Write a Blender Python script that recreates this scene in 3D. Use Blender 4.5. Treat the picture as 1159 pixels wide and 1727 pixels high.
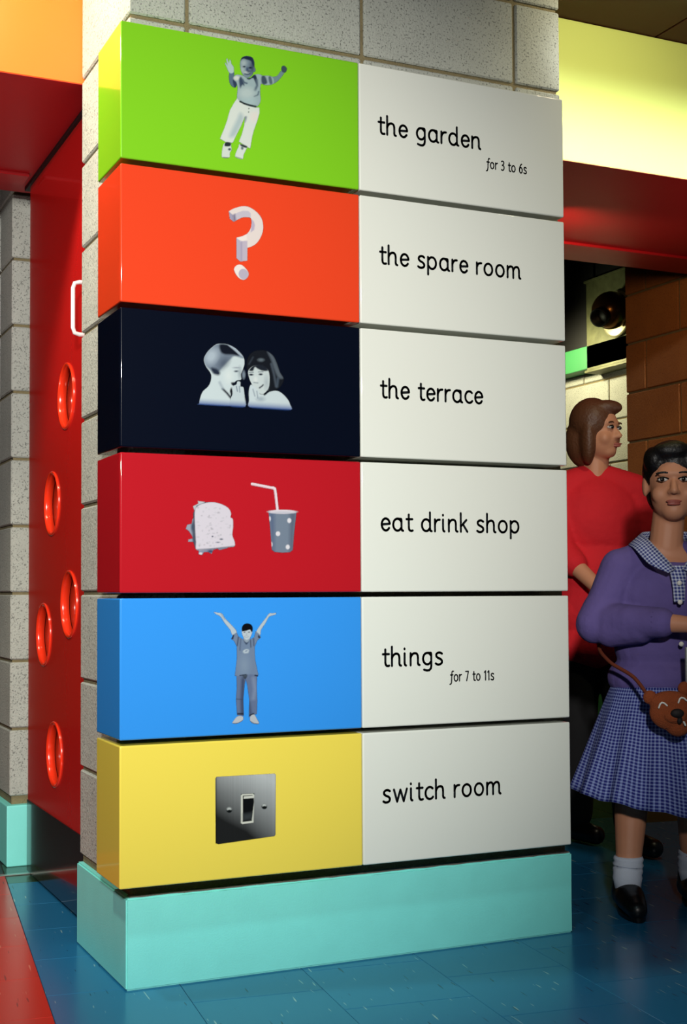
import bpy, bmesh, math, random
import numpy as np
from mathutils import Vector, Matrix
from mathutils.geometry import tessellate_polygon

for o in list(bpy.data.objects):
    bpy.data.objects.remove(o, do_unlink=True)
scene = bpy.context.scene
C = scene.collection
PI = math.pi

# ------------------------------------------------------------------ camera
cam_d = bpy.data.cameras.new('camera')
cam = bpy.data.objects.new('camera', cam_d)
C.objects.link(cam)
scene.camera = cam
yaw, pit, rol = math.radians(24.5418), math.radians(2.255), math.radians(-0.2658)
fw = Vector((math.sin(yaw) * math.cos(pit), math.cos(yaw) * math.cos(pit), math.sin(pit)))
rt = Vector((math.cos(yaw), -math.sin(yaw), 0))
up = rt.cross(fw)
r2 = rt * math.cos(rol) + up * math.sin(rol)
u2 = -rt * math.sin(rol) + up * math.cos(rol)
mw = Matrix.Identity(4)
for i in range(3):
    mw[i][0], mw[i][1], mw[i][2] = r2[i], u2[i], -fw[i]
mw.translation = Vector((-0.825, -2.9654, 0.9342))
cam.matrix_world = mw
cam_d.sensor_fit = 'VERTICAL'
cam_d.sensor_height = 36
cam_d.sensor_width = 36
cam_d.lens = 46.522
cam_d.shift_x = 0.01396
cam_d.shift_y = 0.02712
cam_d.clip_start = 0.05

# ------------------------------------------------------------------ world
w = bpy.data.worlds.new('world')
scene.world = w
w.use_nodes = True
bg = w.node_tree.nodes['Background']
bg.inputs[0].default_value = (0.62, 0.70, 0.85, 1)
bg.inputs[1].default_value = 0.045
vs = scene.view_settings
vs.view_transform = 'Standard'
vs.look = 'None'
vs.gamma = 1
vs.use_curve_mapping = False
vs.exposure = 0.0


# ------------------------------------------------------------------ lights
def aim(o, tgt):
    d = Vector(tgt) - o.location
    o.rotation_euler = d.to_track_quat('-Z', 'Y').to_euler()


def area(name, loc, tgt, power, size, col, size_y=None, spread=180):
    l = bpy.data.lights.new(name, 'AREA')
    l.energy = power
    l.color = col
    l.size = size
    if size_y:
        l.shape = 'RECTANGLE'
        l.size_y = size_y
    l.spread = math.radians(spread)
    o = bpy.data.objects.new(name, l)
    C.objects.link(o)
    o.location = loc
    aim(o, tgt)
    return o


def spot(name, loc, tgt, power, angle, col, blend=0.6, radius=0.05):
    l = bpy.data.lights.new(name, 'SPOT')
    l.energy = power
    l.color = col
    l.spot_size = math.radians(angle)
    l.spot_blend = blend
    l.shadow_soft_size = radius
    o = bpy.data.objects.new(name, l)
    C.objects.link(o)
    o.location = loc
    aim(o, tgt)
    return o


# lamps of the hall in front of the pillar
spot('hall_lamp', (-1.7, -4.9, 2.40), (-0.02, 0.0, 1.36), 1600, 38, (1.0, 0.98, 0.93), 1.0, 0.14)
spot('ceiling_lamp', (-0.4, -1.7, 2.78), (0.05, -0.02, 0.05), 66, 56, (0.66, 0.95, 1.0), 1.0, 0.12)
# lamps close to the bulkhead and an added soffit fill, left of the pillar
spot('bulkhead_lamp_warm', (-0.28, 0.10, 2.74), (-0.02, 0.57, 2.42), 15, 150, (1.0, 0.84, 0.55), 0.8, 0.05)
spot('doorway_lamp', (-1.0, 0.22, 2.72), (0.05, 0.5, 1.9), 105, 120, (1.0, 0.93, 0.74), 1.0, 0.06)
spot('soffit_bounce_fill', (-1.1, 1.0, 0.9), (-0.05, 1.0, 2.33), 30, 75, (1.0, 0.85, 0.8), 1.0, 0.08)  # added unseen fill, stands for floor bounce on the red soffit
# lamp and added fills for the bulkhead, right of the pillar
area('bulkhead_band_fill', (2.25, -0.85, 2.66), (2.25, 0.57, 2.33), 5.2, 1.7, (0.90, 0.96, 1.0), 0.05, 26)  # unseen strip, added to throw a white band low on the fascia
spot('bulkhead_lamp_yellow', (1.64, -0.34, 2.75), (1.72, 0.45, 2.36), 30, 128, (1.0, 0.90, 0.60), 1.0, 0.04)
spot('soffit_bounce_fill', (2.95, -0.35, 1.05), (2.10, 0.95, 2.33), 34, 52, (1.0, 0.85, 0.8), 1.0, 0.08)  # added unseen fill that lifts the right end of the soffit
# lamps of the room behind and an added duct fill
spot('back_lamp', (3.12, 3.15, 2.26), (3.6, 3.1, 1.95), 30, 140, (1.0, 0.90, 0.55), 0.7, 0.05)
spot('corridor_lamp', (1.9, 1.0, 2.25), (3.05, 2.0, 1.7), 14, 120, (1.0, 0.62, 0.32), 0.9, 0.08)
spot('duct_fill', (2.75, 2.95, 2.15), (3.5, 2.88, 2.42), 13, 50, (0.95, 1.0, 0.62), 1.0, 0.05)  # added unseen light, only brightens the duct


# ------------------------------------------------------------------ material helpers
def lin(c):
    return tuple(((v / 255.0) / 12.92 if v / 255.0 <= 0.04045 else ((v / 255.0 + 0.055) / 1.055) ** 2.4) for v in c)


MATS = {}


def mat(name, col, rough=0.5, metal=0.0, coat=0.0, bump=0.0, bscale=60, var=0.0, vscale=8, spec=0.5, speck=None):
    """procedural principled material; col is sRGB 0-255"""
    if name in MATS:
        return MATS[name]
    m = bpy.data.materials.new(name)
    m.use_nodes = True
    nt = m.node_tree
    b = nt.nodes['Principled BSDF']
    c = lin(col)
    b.inputs['Base Color'].default_value = (*c, 1)
    b.inputs['Roughness'].default_value = rough
    b.inputs['Metallic'].default_value = metal
    b.inputs['Coat Weight'].default_value = coat
    b.inputs['Coat Roughness'].default_value = 0.04
    b.inputs['Specular IOR Level'].default_value = spec
    tc = nt.nodes.new('ShaderNodeTexCoord')
    if var or speck:
        n = nt.nodes.new('ShaderNodeTexNoise')
        n.inputs['Scale'].default_value = vscale
        n.inputs['Detail'].default_value = 6
        nt.links.new(tc.outputs['Object'], n.inputs['Vector'])
        mx = nt.nodes.new('ShaderNodeMix')
        mx.data_type = 'RGBA'
        mx.inputs[6].default_value = (*[v * (1 - var) for v in c], 1)
        mx.inputs[7].default_value = (*[min(1, v * (1 + var)) for v in c], 1)
        nt.links.new(n.outputs['Fac'], mx.inputs[0])
        last = mx.outputs[2]
        if speck:
            sc, lo, hi, sd, amt = speck
            n2 = nt.nodes.new('ShaderNodeTexNoise')
            n2.inputs['Scale'].default_value = sc
            n2.inputs['Detail'].default_value = 3
            nt.links.new(tc.outputs['Object'], n2.inputs['Vector'])
            rp = nt.nodes.new('ShaderNodeMapRange')
            rp.inputs['From Min'].default_value = lo
            rp.inputs['From Max'].default_value = hi
            rp.inputs['To Max'].default_value = amt
            nt.links.new(n2.outputs['Fac'], rp.inputs['Value'])
            m2 = nt.nodes.new('ShaderNodeMix')
            m2.data_type = 'RGBA'
            m2.inputs[7].default_value = (*lin(sd), 1)
            nt.links.new(rp.outputs[0], m2.inputs[0])
            nt.links.new(last, m2.inputs[6])
            last = m2.outputs[2]
        nt.links.new(last, b.inputs['Base Color'])
    if bump:
        n3 = nt.nodes.new('ShaderNodeTexNoise')
        n3.inputs['Scale'].default_value = bscale
        n3.inputs['Detail'].default_value = 4
        nt.links.new(tc.outputs['Object'], n3.inputs['Vector'])
        bp = nt.nodes.new('ShaderNodeBump')
        bp.inputs['Strength'].default_value = bump
        bp.inputs['Distance'].default_value = 0.01
        nt.links.new(n3.outputs['Fac'], bp.inputs['Height'])
        nt.links.new(bp.outputs[0], b.inputs['Normal'])
    MATS[name] = m
    return m


def gloss(name, col, rough=0.13, **k):
    return mat(name, col, rough=0.3, coat=0.85, spec=0.1, bump=0.012, bscale=420, **k)


# ------------------------------------------------------------------ mesh helpers
def link(name, me, m, parent=None, smooth=False):
    o = bpy.data.objects.new(name, me)
    C.objects.link(o)
    if m is not None:
        me.materials.clear()
        me.materials.append(m)
    if parent is not None:
        o.parent = parent
    if smooth:
        me.polygons.foreach_set('use_smooth', [True] * len(me.polygons))
    return o


def from_bm(name, bm, m, parent=None, smooth=False):
    bmesh.ops.recalc_face_normals(bm, faces=bm.faces)
    me = bpy.data.meshes.new(name)
    bm.to_mesh(me)
    bm.free()
    return link(name, me, m, parent, smooth)


def add_box(bm, lo, hi):
    vs_ = [bm.verts.new((x, y, z)) for x in (lo[0], hi[0]) for y in (lo[1], hi[1]) for z in (lo[2], hi[2])]
    for q in ((0, 1, 3, 2), (4, 6, 7, 5), (0, 4, 5, 1), (2, 3, 7, 6), (0, 2, 6, 4), (1, 5, 7, 3)):
        bm.faces.new([vs_[i] for i in q])
    return vs_


def box(name, lo, hi, m, parent=None, bev=0.0, seg=2):
    bm = bmesh.new()
    add_box(bm, lo, hi)
    if bev:
        bmesh.ops.recalc_face_normals(bm, faces=bm.faces)
        bmesh.ops.bevel(bm, geom=list(bm.edges), offset=bev, segments=seg, profile=0.5, affect='EDGES')
    return from_bm(name, bm, m, parent)


def prism(name, pts, z0, z1, m, parent=None, bev=0.0, seg=2):
    bm = bmesh.new()
    a = [bm.verts.new((x, y, z0)) for x, y in pts]
    b = [bm.verts.new((x, y, z1)) for x, y in pts]
    bm.faces.new(a)
    bm.faces.new(b)
    n = len(pts)
    for i in range(n):
        bm.faces.new((a[i], a[(i + 1) % n], b[(i + 1) % n], b[i]))
    if bev:
        bmesh.ops.recalc_face_normals(bm, faces=bm.faces)
        bmesh.ops.bevel(bm, geom=list(bm.edges), offset=bev, segments=seg, profile=0.5, affect='EDGES')
    return from_bm(name, bm, m, parent)


def empty(name, loc=(0, 0, 0), rz=0, label=None, cat=None, group=None, kind=None):
    o = bpy.data.objects.new(name, None)
    C.objects.link(o)
    o.location = loc
    o.rotation_euler = (0, 0, rz)
    tag(o, label, cat, group, kind)
    return o


def tag(o, label=None, cat=None, group=None, kind=None):
    if label:
        o['label'] = label
    if cat:
        o['category'] = cat
    if group:
        o['group'] = group
    if kind:
        o['kind'] = kind
    return o


def tube_mesh(bm, pts, r, n=10, closed=False, caps=True):
    """sweep a circle along pts; r number or list"""
    P = [Vector(p) for p in pts]
    N = len(P)
    rs = r if isinstance(r, (list, tuple)) else [r] * N
    rings = []
    prev = None
    for i in range(N):
        if closed:
            t = (P[(i + 1) % N] - P[i - 1]).normalized()
        else:
            t = (P[min(i + 1, N - 1)] - P[max(i - 1, 0)]).normalized()
        if prev is None:
            a = t.orthogonal().normalized()
        else:
            a = (prev - t * prev.dot(t)).normalized()
        prev = a
        b = t.cross(a)
        rings.append([bm.verts.new(P[i] + (a * math.cos(k * 2 * PI / n) + b * math.sin(k * 2 * PI / n)) * rs[i]) for k in range(n)])
    for i in range(N if closed else N - 1):
        A, B = rings[i], rings[(i + 1) % N]
        for k in range(n):
            bm.faces.new((A[k], A[(k + 1) % n], B[(k + 1) % n], B[k]))
    if caps and not closed:
        bm.faces.new(rings[0][::-1])
        bm.faces.new(rings[-1])


def tube(name, pts, r, m, parent=None, n=10, closed=False):
    bm = bmesh.new()
    tube_mesh(bm, pts, r, n, closed)
    return from_bm(name, bm, m, parent, True)


def lathe(name, prof, axis, m, parent=None, n=32, origin=(0, 0, 0), smooth=True):
    """prof: list of (r, h); axis vector"""
    ax = Vector(axis).normalized()
    a = ax.orthogonal().normalized()
    b = ax.cross(a)
    O = Vector(origin)
    bm = bmesh.new()
    rings = []
    for r, h in prof:
        if r < 1e-6:
            rings.append([bm.verts.new(O + ax * h)])
        else:
            rings.append([bm.verts.new(O + ax * h + (a * math.cos(k * 2 * PI / n) + b * math.sin(k * 2 * PI / n)) * r) for k in range(n)])
    for A, B in zip(rings[:-1], rings[1:]):
        for k in range(n):
            if len(A) == 1 and len(B) == 1:
                continue
            if len(A) == 1:
                bm.faces.new((A[0], B[k], B[(k + 1) % n]))
            elif len(B) == 1:
                bm.faces.new((A[k], A[(k + 1) % n], B[0]))
            else:
                bm.faces.new((A[k], A[(k + 1) % n], B[(k + 1) % n], B[k]))
    return from_bm(name, bm, m, parent, smooth)


def cr(pts, n=6, closed=False):
    """Catmull-Rom smoothing of a 2D/3D polyline"""
    P = np.array(pts, float)
    N = len(P)
    out = []
    for i in range(N if closed else N - 1):
        if closed:
            p0, p1, p2, p3 = P[(i - 1) % N], P[i], P[(i + 1) % N], P[(i + 2) % N]
        else:
            p0, p1, p2, p3 = P[max(i - 1, 0)], P[i], P[i + 1], P[min(i + 2, N - 1)]
        for k in range(n):
            t = k / n
            out.append(0.5 * ((2 * p1) + (-p0 + p2) * t + (2 * p0 - 5 * p1 + 4 * p2 - p3) * t * t + (-p0 + 3 * p1 - 3 * p2 + p3) * t ** 3))
    if not closed:
        out.append(P[-1])
    return [tuple(v) for v in out]


# ------------------------------------------------------------------ materials
BLOCK = mat('concrete_block', (174, 177, 168), 0.9, var=0.14, vscale=9, bump=0.35, bscale=170, speck=(190, 0.56, 0.66, (82, 84, 80), 0.75))
BLOCK_B = mat('brown_block', (168, 106, 54), 0.9, var=0.2, vscale=7, bump=0.3, bscale=150, speck=(170, 0.58, 0.68, (90, 62, 36), 0.6))
MORTAR = mat('mortar', (128, 116, 84), 0.95, var=0.25, vscale=30, bump=0.5, bscale=200)
TURQ = mat('turquoise_paint', (132, 234, 224), 0.55, var=0.06, vscale=14, bump=0.10, bscale=260)
TURQ_D = mat('ledge_grime', (112, 104, 96), 0.9, var=0.45, vscale=40, bump=0.4, bscale=160)
WHITE = gloss('white_lacquer', (222, 225, 215))
GREEN = gloss('lime_lacquer', (122, 196, 32))
ORANGE = gloss('orange_lacquer', (224, 66, 32))
NAVY = gloss('navy_lacquer', (3, 8, 24))
RED = gloss('red_lacquer', (176, 22, 33))
BLUE = gloss('blue_lacquer', (50, 142, 226))
YELLOW = gloss('yellow_lacquer', (234, 212, 84))
BEAM_RED = mat('beam_red_paint', (182, 26, 34), 0.45, bump=0.03, bscale=80, spec=0.3)
FASC_O = mat('fascia_orange_light_tint', (250, 116, 40), 0.4, spec=0.4)  # warm lamp light put into the left fascia colour
FASC_Y = mat('fascia_yellow_light_tint', (216, 228, 128), 0.4, spec=0.4)  # yellowish light put into the right fascia colour
CEIL = mat('ceiling_dark_red', (62, 9, 9), 0.5, spec=0.2, var=0.2, vscale=3)
DOOR_RED = mat('door_red', (208, 30, 28), 0.22, coat=0.6, bump=0.015, bscale=20)
RING_RED = mat('porthole_orange_red', (238, 52, 24), 0.2, coat=0.6)
KICK = mat('kick_plate_dark', (38, 22, 26), 0.16, coat=0.5)
CHROME = mat('white_handle', (225, 225, 222), 0.25, metal=0.0, coat=0.5)
DARKGLASS = mat('dark_pane', (18, 10, 12), 0.05, coat=1.0)
BLACK = mat('black_gap', (4, 4, 5), 0.6)
INK = mat('black_vinyl', (10, 14, 18), 0.4)
GALV = mat('galvanised_metal', (96, 98, 66), 0.55, metal=0.4, var=0.45, vscale=22, bump=0.12, bscale=50)
BRONZE = mat('bronze_metal', (120, 82, 40), 0.25, metal=0.9)
GREENW = mat('green_paint', (54, 124, 74), 0.5)
CREAM = mat('cream_paint', (206, 190, 120), 0.5)
DARKW = mat('dark_wall', (30, 26, 26), 0.8)
STEEL = mat('threshold_metal', (170, 185, 180), 0.3, metal=0.7)
SLATE = mat('slate_floor', (52, 62, 64), 0.35)


def streaky(name, col, light, dark, rough=0.22):
    """vinyl tile: base colour with short light and dark streaks along the tile's y axis"""
    m = bpy.data.materials.new(name)
    m.use_nodes = True
    nt = m.node_tree
    b = nt.nodes['Principled BSDF']
    b.inputs['Roughness'].default_value = rough
    b.inputs['Specular IOR Level'].default_value = 0.45
    geo = nt.nodes.new('ShaderNodeNewGeometry')
    rot = nt.nodes.new('ShaderNodeVectorRotate')
    rot.rotation_type = 'Z_AXIS'
    rot.inputs['Angle'].default_value = math.radians(6.9)
    nt.links.new(geo.outputs['Position'], rot.inputs['Vector'])
    oi = nt.nodes.new('ShaderNodeObjectInfo')

    def layer(scale, sx, sy, lo, hi, off):
        mp = nt.nodes.new('ShaderNodeMapping')
        mp.inputs['Scale'].default_value = (sx, sy, 1)
        mp.inputs['Location'].default_value = (off, off * 1.7, 0)
        nt.links.new(rot.outputs[0], mp.inputs['Vector'])
        n = nt.nodes.new('ShaderNodeTexNoise')
        n.inputs['Scale'].default_value = scale
        n.inputs['Detail'].default_value = 1.0
        nt.links.new(mp.outputs[0], n.inputs['Vector'])
        r = nt.nodes.new('ShaderNodeMapRange')
        r.inputs['From Min'].default_value = lo
        r.inputs['From Max'].default_value = hi
        nt.links.new(n.outputs['Fac'], r.inputs['Value'])
        return r.outputs[0]

    base = nt.nodes.new('ShaderNodeMix')
    base.data_type = 'RGBA'
    c = lin(col)
    base.inputs[6].default_value = (*[v * 0.94 for v in c], 1)
    base.inputs[7].default_value = (*[v * 1.06 for v in c], 1)
    nt.links.new(oi.outputs['Random'], base.inputs[0])
    last = base.outputs[2]
    for colr, off, lo, hi, amt in ((light, 3.1, 0.715, 0.76, 0.7), (dark, 11.7, 0.715, 0.755, 0.8)):
        f = layer(4.0, 22.0, 2.3, lo, hi, off)
        mu = nt.nodes.new('ShaderNodeMath')
        mu.operation = 'MULTIPLY'
        mu.inputs[1].default_value = amt
        nt.links.new(f, mu.inputs[0])
        mx = nt.nodes.new('ShaderNodeMix')
        mx.data_type = 'RGBA'
        mx.inputs[7].default_value = (*lin(colr), 1)
        nt.links.new(mu.outputs[0], mx.inputs[0])
        nt.links.new(last, mx.inputs[6])
        last = mx.outputs[2]
    nt.links.new(last, b.inputs['Base Color'])
    MATS[name] = m
    return m


TILE_BLUE = streaky('vinyl_tile_blue', (34, 112, 158), (170, 205, 200), (8, 24, 70))
TILE_RED = streaky('vinyl_tile_red', (204, 46, 34), (232, 140, 110), (130, 20, 16))
TILE_GREEN = streaky('vinyl_tile_green', (40, 66, 44), (70, 96, 66), (16, 30, 20))

# ------------------------------------------------------------------ floor with vinyl tiles
ang = math.radians(6.9)
U = Vector((math.cos(ang), -math.sin(ang), 0))
V = Vector((math.sin(ang), math.cos(ang), 0))
TS = 0.313
u0, v0 = 0.1618, -0.0355
floor = box('floor', (-7, -8, -0.12), (9, 9, -0.006), SLATE)
tag(floor, 'blue vinyl tiled floor with a red tiled strip at the left', 'floor', kind='structure')


def tile_mesh(m):
    bm = bmesh.new()
    h = TS / 2 - 0.0006
    add_box(bm, (-h, -h, -0.006), (h, h, 0.0))
    bmesh.ops.recalc_face_normals(bm, faces=bm.faces)
    top = [e for e in bm.edges if all(v.co.z > -0.001 for v in e.verts)]
    bmesh.ops.bevel(bm, geom=top, offset=0.0008, segments=1, affect='EDGES')
    me = bpy.data.meshes.new('floor_tile')
    bm.to_mesh(me)
    bm.free()
    me.materials.append(m)
    return me


tm = {'b': tile_mesh(TILE_BLUE), 'r': tile_mesh(TILE_RED), 'g': tile_mesh(TILE_GREEN)}
for i in range(-4, 10):
    st = 0.5 * TS if i % 2 else 0.0
    for j in range(-5, 14):
        cu = u0 + (i + 0.5) * TS
        cv = v0 + (j + 0.5) * TS + st
        c = U * cu + V * cv
        if c.x < 0.5 and cv > 1.50 - TS * 0.5:
            if cv - TS * 0.5 > 1.49 or c.x < -0.6:
                continue
        if c.y < -1.75 or c.x > 3.25:
            continue
        if 0.22 < c.x < 1.12 and 0.27 < c.y < 1.4:
            continue
        key = 'r' if i < -1 else ('g' if c.y > 1.5 else 'b')
        if i < -1 and cv > 1.3 + TS:
            continue
        o = bpy.data.objects.new('floor_tile', tm[key])
        C.objects.link(o)
        o.parent = floor
        o.location = (c.x, c.y, 0.0)
        o.rotation_euler = (0, 0, -ang)

# ------------------------------------------------------------------ block walls
Z0, CH = 0.232, 0.234
JO = 0.010


def block(parent, lo, hi, m=BLOCK):
    j = JO / 2
    return box('block', lo, hi, m, parent, bev=0.004, seg=1)


WX0, WX1, WY0, WY1 = 0.05, 1.302, 0.110, 0.570
wall_c = box('wall_center', (WX0 + 0.008, WY0 + 0.008, 0.0), (WX1 - 0.008, WY1 - 0.003, 2.80), MORTAR)
tag(wall_c, 'pale concrete block pillar carrying the coloured signs', 'wall', kind='structure')
for k in range(-1, 11):
    za, zb = Z0 + k * CH + JO / 2, Z0 + (k + 1) * CH - JO / 2
    zb = min(zb, 2.795)
    za = max(za, 0.216)
    if zb - za < 0.02:
        continue
    block(wall_c, (WX0, WY0, za), (0.2 - JO / 2, WY1, zb))
    if k >= 8:
        for a, b in ((0.2, 0.682), (0.682, 1.152), (1.152, WX1 + JO / 2)):
            block(wall_c, (a + JO / 2, WY0, za), (b - JO / 2, WY0 + 0.1, zb))
inner = box('wall_inner', (0.165, 0.571, 0.0), (1.26, 1.40, 2.328), DARKW)
tag(inner, 'dark core wall behind the block pillar', 'wall', kind='structure')

# plinth under the pillar
bm = bmesh.new()
add_box(bm, (0.042, 0.092, 0.0), (1.301, 0.572, 0.215))
bmesh.ops.recalc_face_normals(bm, faces=bm.faces)
bmesh.ops.subdivide_edges(bm, edges=[e for e in bm.edges if abs(e.verts[0].co.x - e.verts[1].co.x) > 0.5], cuts=60)
bmesh.ops.bevel(bm, geom=[e for e in bm.edges if len(e.link_faces) == 2 and e.calc_face_angle(0) > 0.5], offset=0.004, segments=2, affect='EDGES')
random.seed(3)
for v in bm.verts:
    if v.co.z > 0.2 and v.co.y < 0.1:
        v.co.z += random.uniform(-0.0012, 0.0008)
    if v.co.x > 1.29:
        v.co.x += random.uniform(-0.003, 0.001)
plinth = from_bm('baseboard_center', bm, TURQ)
tag(plinth, 'turquoise painted plinth under the pillar', 'plinth', kind='structure')
box('ledge', (0.052, 0.098, 0.2135), (1.296, 0.12, 0.2180), TURQ_D, plinth, bev=0.001, seg=1)

# left pier beyond the doorway
PX, PY = 0.074, 1.66
wall_l = box('wall_left', (PX + 0.008, PY + 0.008, 0.0), (0.60, 3.6, 2.80), MORTAR)
tag(wall_l, 'concrete block pier behind the red door', 'wall', kind='structure')
for k in range(0, 11):
    za, zb = Z0 + k * CH + JO / 2, min(Z0 + (k + 1) * CH - JO / 2, 2.795)
    block(wall_l, (PX, PY, za), (0.30, PY + 0.215, zb))
    st = 0.0 if k % 2 else 0.235
    y = PY + 0.225
    first = True
    while y < 3.3:
        L = 0.235 if (first and k % 2) else 0.46
        first = False
        block(wall_l, (PX, y, za), (PX + 0.1, y + L, zb))
        y += L + JO
base_l = box('baseboard_left', (0.060, 1.635, 0.0), (0.60, 3.6, 0.208), TURQ, bev=0.004)
tag(base_l, 'turquoise painted plinth under the block pier behind the door', 'plinth', kind='structure')

# brown block wall at the right, beyond the opening
wall_r = box('wall_right', (3.078, 0.75, 0.0), (3.36, 2.142, 2.80), MORTAR)
tag(wall_r, 'brown block wall behind the schoolgirl', 'wall', kind='structure')
for k in range(-1, 11):
    za, zb = max(0, Z0 + k * CH) + JO / 2, min(Z0 + (k + 1) * CH - JO / 2, 2.795)
    y1 = 2.15
    first = True
    while y1 > 0.8:
        L = (0.145 if k % 2 else 0.385) if first else 0.46
        first = False
        block(wall_r, (3.07, max(y1 - L, 0.745), za), (3.17, y1, zb), BLOCK_B)
        y1 -= L + JO

# lit block wall of the room behind
wall_b = box('wall_back', (3.608, 1.9, 0.0), (3.9, 6.2, 3.2), MORTAR)
tag(wall_b, 'pale block wall lit from above in the room behind', 'wall', kind='structure')
for k in range(3, 9):
    za, zb = Z0 + k * CH + JO / 2, Z0 + (k + 1) * CH - JO / 2
    y = 2.3 + (0.235 if k % 2 else 0.0)
    while y < 4.6:
        block(wall_b, (3.60, y, za), (3.68, y + 0.46, zb))
        y += 0.47
for q in range(9):
    box('panel', (3.575, 2.2 + q * 0.42, 0.19), (3.605, 2.2 + q * 0.42 + 0.412, 0.92), GREENW, wall_b, bev=0.003, seg=1)
box('skirting_rail', (3.56, 2.2, 0.115), (3.605, 6.0, 0.175), CREAM, wall_b, bev=0.003, seg=1)
box('beam', (3.50, 2.0, 2.16), (3.605, 6.0, 2.288), GREENW, wall_b, bev=0.003, seg=1)
box('upper_wall', (3.52, 2.0, 2.29), (3.605, 6.1, 3.2), BLACK, wall_b)
wall_f = box('wall_far', (-4.0, 6.2, 0.0), (3.9, 6.4, 3.2), mat('far_wall_ochre', (120, 92, 48), 0.8, var=0.2))
tag(wall_f, 'dim ochre far wall of the room behind', 'wall', kind='structure')

# ------------------------------------------------------------------ ceiling and bulkhead
ceil = empty('ceiling', kind='structure', label='dark red ceiling panels above the bulkhead', cat='ceiling')
for a, b in ((-3.2, -0.5), (-0.496, 2.008), (2.014, 4.2)):
    box('ceiling_panel', (a, -0.60, 2.80), (b, 0.60, 2.83), CEIL, ceil, bev=0.002, seg=1)
box('ceiling_panel', (-4.2, 0.606, 3.2), (4.0, 6.3, 3.23), DARKW, ceil)
bulk = empty('trim_1', kind='structure', label='deep bulkhead with orange and yellow light tinted into its fascia and dark red underside', cat='bulkhead')
box('fascia', (-3.2, 0.572, 2.33), (0.70, 0.60, 2.798), FASC_O, bulk, bev=0.002, seg=1)['label'] = 'fascia with orange lamp light put into its colour'
box('fascia', (0.702, 0.572, 2.33), (4.2, 0.60, 2.798), FASC_Y, bulk, bev=0.002, seg=1)['label'] = 'fascia with lime yellow lamp light put into its colour'
box('soffit', (-3.2, 0.574, 2.329), (4.2, 1.62, 2.345), BEAM_RED, bulk)
box('lip', (-3.2, 1.40, 2.318), (0.08, 1.50, 2.330), BEAM_RED, bulk, bev=0.002, seg=1)
box('lip', (1.2, 1.40, 2.318), (3.07, 1.61, 2.330), BEAM_RED, bulk, bev=0.002, seg=1)
box('door_track', (0.096, 0.60, 2.316), (0.158, 1.56, 2.3295), BLACK, bulk)
box('back_face', (-3.2, 1.60, 2.345), (4.0, 1.64, 3.2), DARKW, bulk)

# threshold
thr = box('trim_2', (-2.6, -0.012, 0.0), (0.098, 0.012, 0.0035), STEEL, bev=0.0015, seg=1)
thr.location = (0.02, 1.505, 0)
thr.rotation_euler = (0, 0, -ang * 0.4)
tag(thr, 'thin metal threshold strip across the doorway', 'threshold', kind='structure')

# ------------------------------------------------------------------ red door with portholes
door = empty('door_1', (0.105, 0.64, 0.0), kind='structure', label='glossy red door with five round portholes standing open', cat='door')
holes = [(0.976, 1.528), (1.162, 1.215), (0.930, 0.901), (1.273, 0.802), (1.117, 0.438)]
DY0, DY1, DZ0, DZ1, DT = 0.0, 0.868, 0.012, 2.316, 0.045
RH = 0.094


def door_leaf():
    outer = [Vector((DY0, DZ0, 0)), Vector((DY1, DZ0, 0)), Vector((DY1, DZ1, 0)), Vector((DY0, DZ1, 0))]
    loops = [outer]
    n = 40
    for y, z in holes:
        loops.append([Vector((y - 0.64 + RH * math.cos(k * 2 * PI / n), z + RH * math.sin(k * 2 * PI / n), 0)) for k in range(n)])
    flat = [p for l in loops for p in l]
    tris = tessellate_polygon(loops)
    bm = bmesh.new()
    f = [bm.verts.new((0, p.x, p.y)) for p in flat]
    b = [bm.verts.new((DT, p.x, p.y)) for p in flat]
    for t in tris:
        try:
            bm.faces.new([f[i] for i in t])
            bm.faces.new([b[i] for i in t][::-1])
        except ValueError:
            pass
    s = 0
    for l in loops:
        m_ = len(l)
        for k in range(m_):
            a, c = s + k, s + (k + 1) % m_
            bm.faces.new((f[a], f[c], b[c], b[a]))
        s += m_
    return from_bm('leaf', bm, DOOR_RED, door)


door_leaf()
for y, z in holes:
    pr = [(0.1010, 0.0), (0.1010, -0.003), (0.0985, -0.005), (0.094, -0.0045), (0.0905, 0.0), (0.0898, 0.021)]
    pr2 = [(0.0898, 0.0250), (0.0905, 0.045), (0.094, 0.050), (0.1010, 0.047), (0.1010, 0.0455)]
    ring = lathe('porthole_ring', pr + [(0.0938, 0.021), (0.0938, 0.0005)], (1, 0, 0), RING_RED, door, 48, (0, y - 0.64, z))
    lathe('back_ring', pr2 + [(0.0938, 0.0455), (0.0938, 0.0245)], (1, 0, 0), RING_RED, ring, 48, (0, y - 0.64, z))
    lathe('pane', [(0.0, 0.0222), (0.0935, 0.0222), (0.0935, 0.0238), (0.0, 0.0238)], (1, 0, 0), DARKGLASS, ring, 48, (0, y - 0.64, z), False)
box('kick_plate', (-0.003, 0.0, 0.012), (0.0, DY1, 0.247), KICK, door)
hz0, hz1, hy, hx = 1.664, 1.813, 0.064, -0.046
pts = [(0, hy, hz1), (hx * 0.6, hy, hz1), (hx * 0.9, hy, hz1 - 0.004), (hx, hy, hz1 - 0.018), (hx, hy, hz0 + 0.018), (hx * 0.9, hy, hz0 + 0.004), (hx * 0.6, hy, hz0), (0, hy, hz0)]
tube('handle', pts, 0.0062, CHROME, door, 12)['label'] = 'white D-shaped pull handle'

# ------------------------------------------------------------------ lettering (stroke alphabet, x-height 1)


def arc(cx, cy, rx, ry, a0, a1, n=14):
    return [(cx + rx * math.cos(math.radians(a0 + (a1 - a0) * k / n)), cy + ry * math.sin(math.radians(a0 + (a1 - a0) * k / n))) for k in range(n + 1)]


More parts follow.
